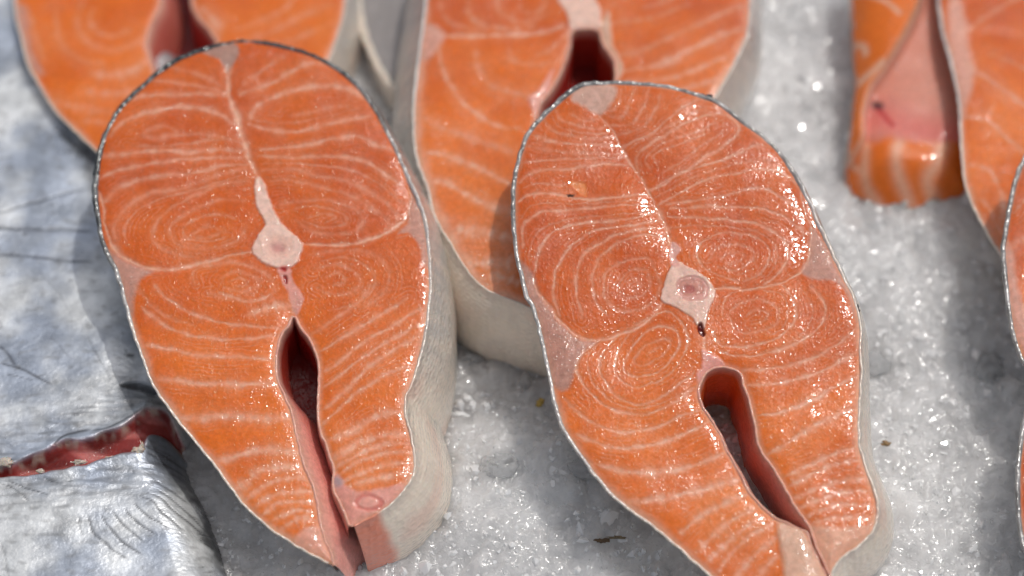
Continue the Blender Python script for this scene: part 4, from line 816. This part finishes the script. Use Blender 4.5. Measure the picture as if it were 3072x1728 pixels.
def cS(X, Y, S, h):
    sg_, gs, ln = fish_fields(X, Y, S)
    b_ = sst(-.6, .6, fbm(X*45, Y*45, 91, 4))[:, None]; c_ = np.array([.42, .47, .56])*(1-b_)+np.array([.86, .88, .89])*b_
    wr = (np.exp(-((sg_+.006)/.007)**2)*sst(-.1, .5, pn(X*110, Y*750, 92)+.4*pn(X*400,Y*900,99)))[:, None]*.45; c_ = c_*(1-wr)+np.array([.20, .20, .21])*wr
    fk = sst(.3, .7, pn(X*300, Y*520, 93))[:, None]*.4; c_ = c_*(1-fk)+np.array([.25, .25, .25])*fk
    for L, a_ in darks:
        q = sst(-.0022, .0022, sdist(X, Y, L, .005)+.0014*pn(X*350, Y*350, 94)+.0007*pn(X*1200, Y*500, 95))[:, None]*a_; c_ = c_*(1-q)+np.array([.045, .047, .05])*q
    c_ = c_*(1-ln[:, None])+np.array([.06, .06, .07])*ln[:, None]
    lip = (np.exp(-((sg_-.0001)/.0006)**2)*sst(-.1, .5, pn(X*500, Y*500, 97)))[:, None]*.6; red = np.array([.30, .045, .04])*(1-.45*sst(-.2, .5, pn(X*120, Y*200, 96)))[:, None]+np.array([.26, .12, .11])*sst(.1, .6, pn(X*90, Y*260, 98))[:, None]
    gs = sst(-.0013, .0002, sg_); c_ = c_*(1-gs[:, None])+red*gs[:, None]; c_ = c_*(1-lip)+np.array([.62, .58, .48])*lip
    return c_
def lS(X, Y): return inside(X, Y, gP).astype(int)
tS = empty('silver_fish', PS.w(PS.uv(np.array([(250., 1200.)])), -.01)[0], 'shiny silver fish at left with a red gash across its scratched skin', 'fish')
sheet('body', tS, PS, fishO, .0004, hS, cS, M_SILVER, .010, lab=(lS, ['body', 'gash'], [M_SILVER, M_LIN]))
def on(plane, x, y, dz=0): return plane.w(plane.uv(np.array([(float(x), float(y))])), dz)[0]
for x, y, r, s_, q in [(413, 1350, .0018, 1, (1.2, .8, .6)), (425, 1335, .0011, 2, (.6, 1.5, .7)), (18, 1385, .0022, 3, (1.1, .9, .5)), (240, 1385, .0013, 4, (2, .7, .5)), (330, 1372, .0009, 6, (2, .6, .5)), (120, 1412, .0009, 7, (1.6, .9, .6))]:
    blob('torn_tissue', on(PS, x, y, -.0002), r*.7, M_LIN, tS, (.60, .52, .44), s_, q, .7)

# =============================================================== cream belly side standing between the two back steaks
PI = Plane((1130, 100), .016, 0, 0)
tI = empty('salmon_steak', on(PI, 1120, 60, -.014), 'cream skin side of a hidden steak standing between the two back steaks', 'salmon steak', 'salmon steaks laid out on the ice')
crv = resample(spline(PI.uv(np.array([(1085, -420), (1078, -200), (1085, 0), (1100, 90), (1130, 170), (1172, 240), (1215, 285), (1270, 300), (1330, 280)], float)), 8), .0006)
strip('skin', PI, crv, np.full(len(crv), -.003), np.full(len(crv), -.002), .016, M_SKIN, tI, lambda s_, K, V: skin_colour(np.clip(.05+.35*K, 0, 1), K, None)*1.05, rim=.002, lift=.0006, rows=12, sign=-1.0, seed=55, bulge=.002)
pi_poly = np.vstack([crv, PI.uv(np.array([(1330, -100), (1300, -420)], float))]); c0 = pi_poly.mean(0)
V = np.vstack([PI.w(c0[None], -.001), PI.w(pi_poly, -.0008)]); n = len(pi_poly)
mesh_obj('underlying_skin', V, [(0, 1+i, 1+(i+1) % n) for i in range(n)], M_SKIN, tI, np.tile(np.array([.30,.27,.26]), (len(V), 1)))

# =============================================================== small things
P0 = Plane((1536, 864), .002, 0, 0)
for i, (x, y, r, q, lb) in enumerate([(1533, 1103, .0024, (1, 1, .8), 'round clear ice bead between the two front steaks, nearest the cream steak tail'), (1418, 1110, .0024, (1.3, .8, .7), 'small oval ice lump left of the round ice bead'),
        (1575, 1200, .0030, (.6, 1.2, .6), 'long clear ice lump beside the left edge of the front right steak'), (1500, 1455, .0042, (1.2, .9, .5), 'flat cloudy ice chunk between the lower halves of the front steaks'), (1755, 1470, .0036, (1.1, .9, .5), 'broad ice chunk close under the left edge of the front right steak'),
        (2620, 1130, .0034, (1, 1.2, .5), 'smooth ice lump right of the front right steak'), (2205, 1290, .0028, (.9, 1, .6), 'clear ice lump seen inside the open slit of the front right steak'), (2235, 1325, .0024, (1.1, .9, .6), 'second ice lump lower inside the open slit'),
        (2960, 1130, .0040, (1, 1.3, .5), 'grey ice chunk near the right frame edge')]):
    p = on(P0, x, y); p[2] = ice_height(np.array([p[0]]), np.array([p[1]]))[0]-r*.12
    o = blob('ice_chunk', p, r, M_CLEAR, None, (1, 1, 1), i*3+1, q, .3, 12); meta(o, lb, 'ice chunk', 'ice lumps in the crushed ice')
def crumb(name, x, y, r, col, q, lb, cat, seed, plane=None, dz=None):
    if plane is None:
        p = on(P0, x, y); p[2] = ice_height(np.array([p[0]]), np.array([p[1]]))[0]+.0006
    else: p = on(plane, x, y, dz)
    o = blob(name, p, r, M_BIT, None, col, seed, q, .9, 8); meta(o, lb, cat)
crumb('yellow_crumb', 1620, 1262, .0011, (.62, .42, .10), (.8, 1.2, .5), 'small yellow crumb on the ice beside the front right steak', 'crumb', 11)
crumb('brown_twig', 1803, 1672, .0013, (.16, .10, .05), (1.2, .5, .4), 'tiny brown twig on the ice at the bottom centre', 'twig', 12)
crumb('brown_twig', 1850, 1655, .0012, (.32, .24, .14), (1.6, .3, .3), 'pale thin twig right of the tiny brown twig', 'twig', 13)
crumb('brown_scrap', 2650, 1372, .0010, (.35, .22, .10), (1.2, .7, .4), 'brown scrap on the ice right of the front right steak', 'scrap', 14)
crumb('dark_scrap', 1712, 587, .0006, (.10, .03, .01), (1.6, .8, .4), 'dark insect-like scrap stuck on the upper flesh of the front right steak', 'scrap', 15, PB, .0002)
bpy.context.view_layer.update()
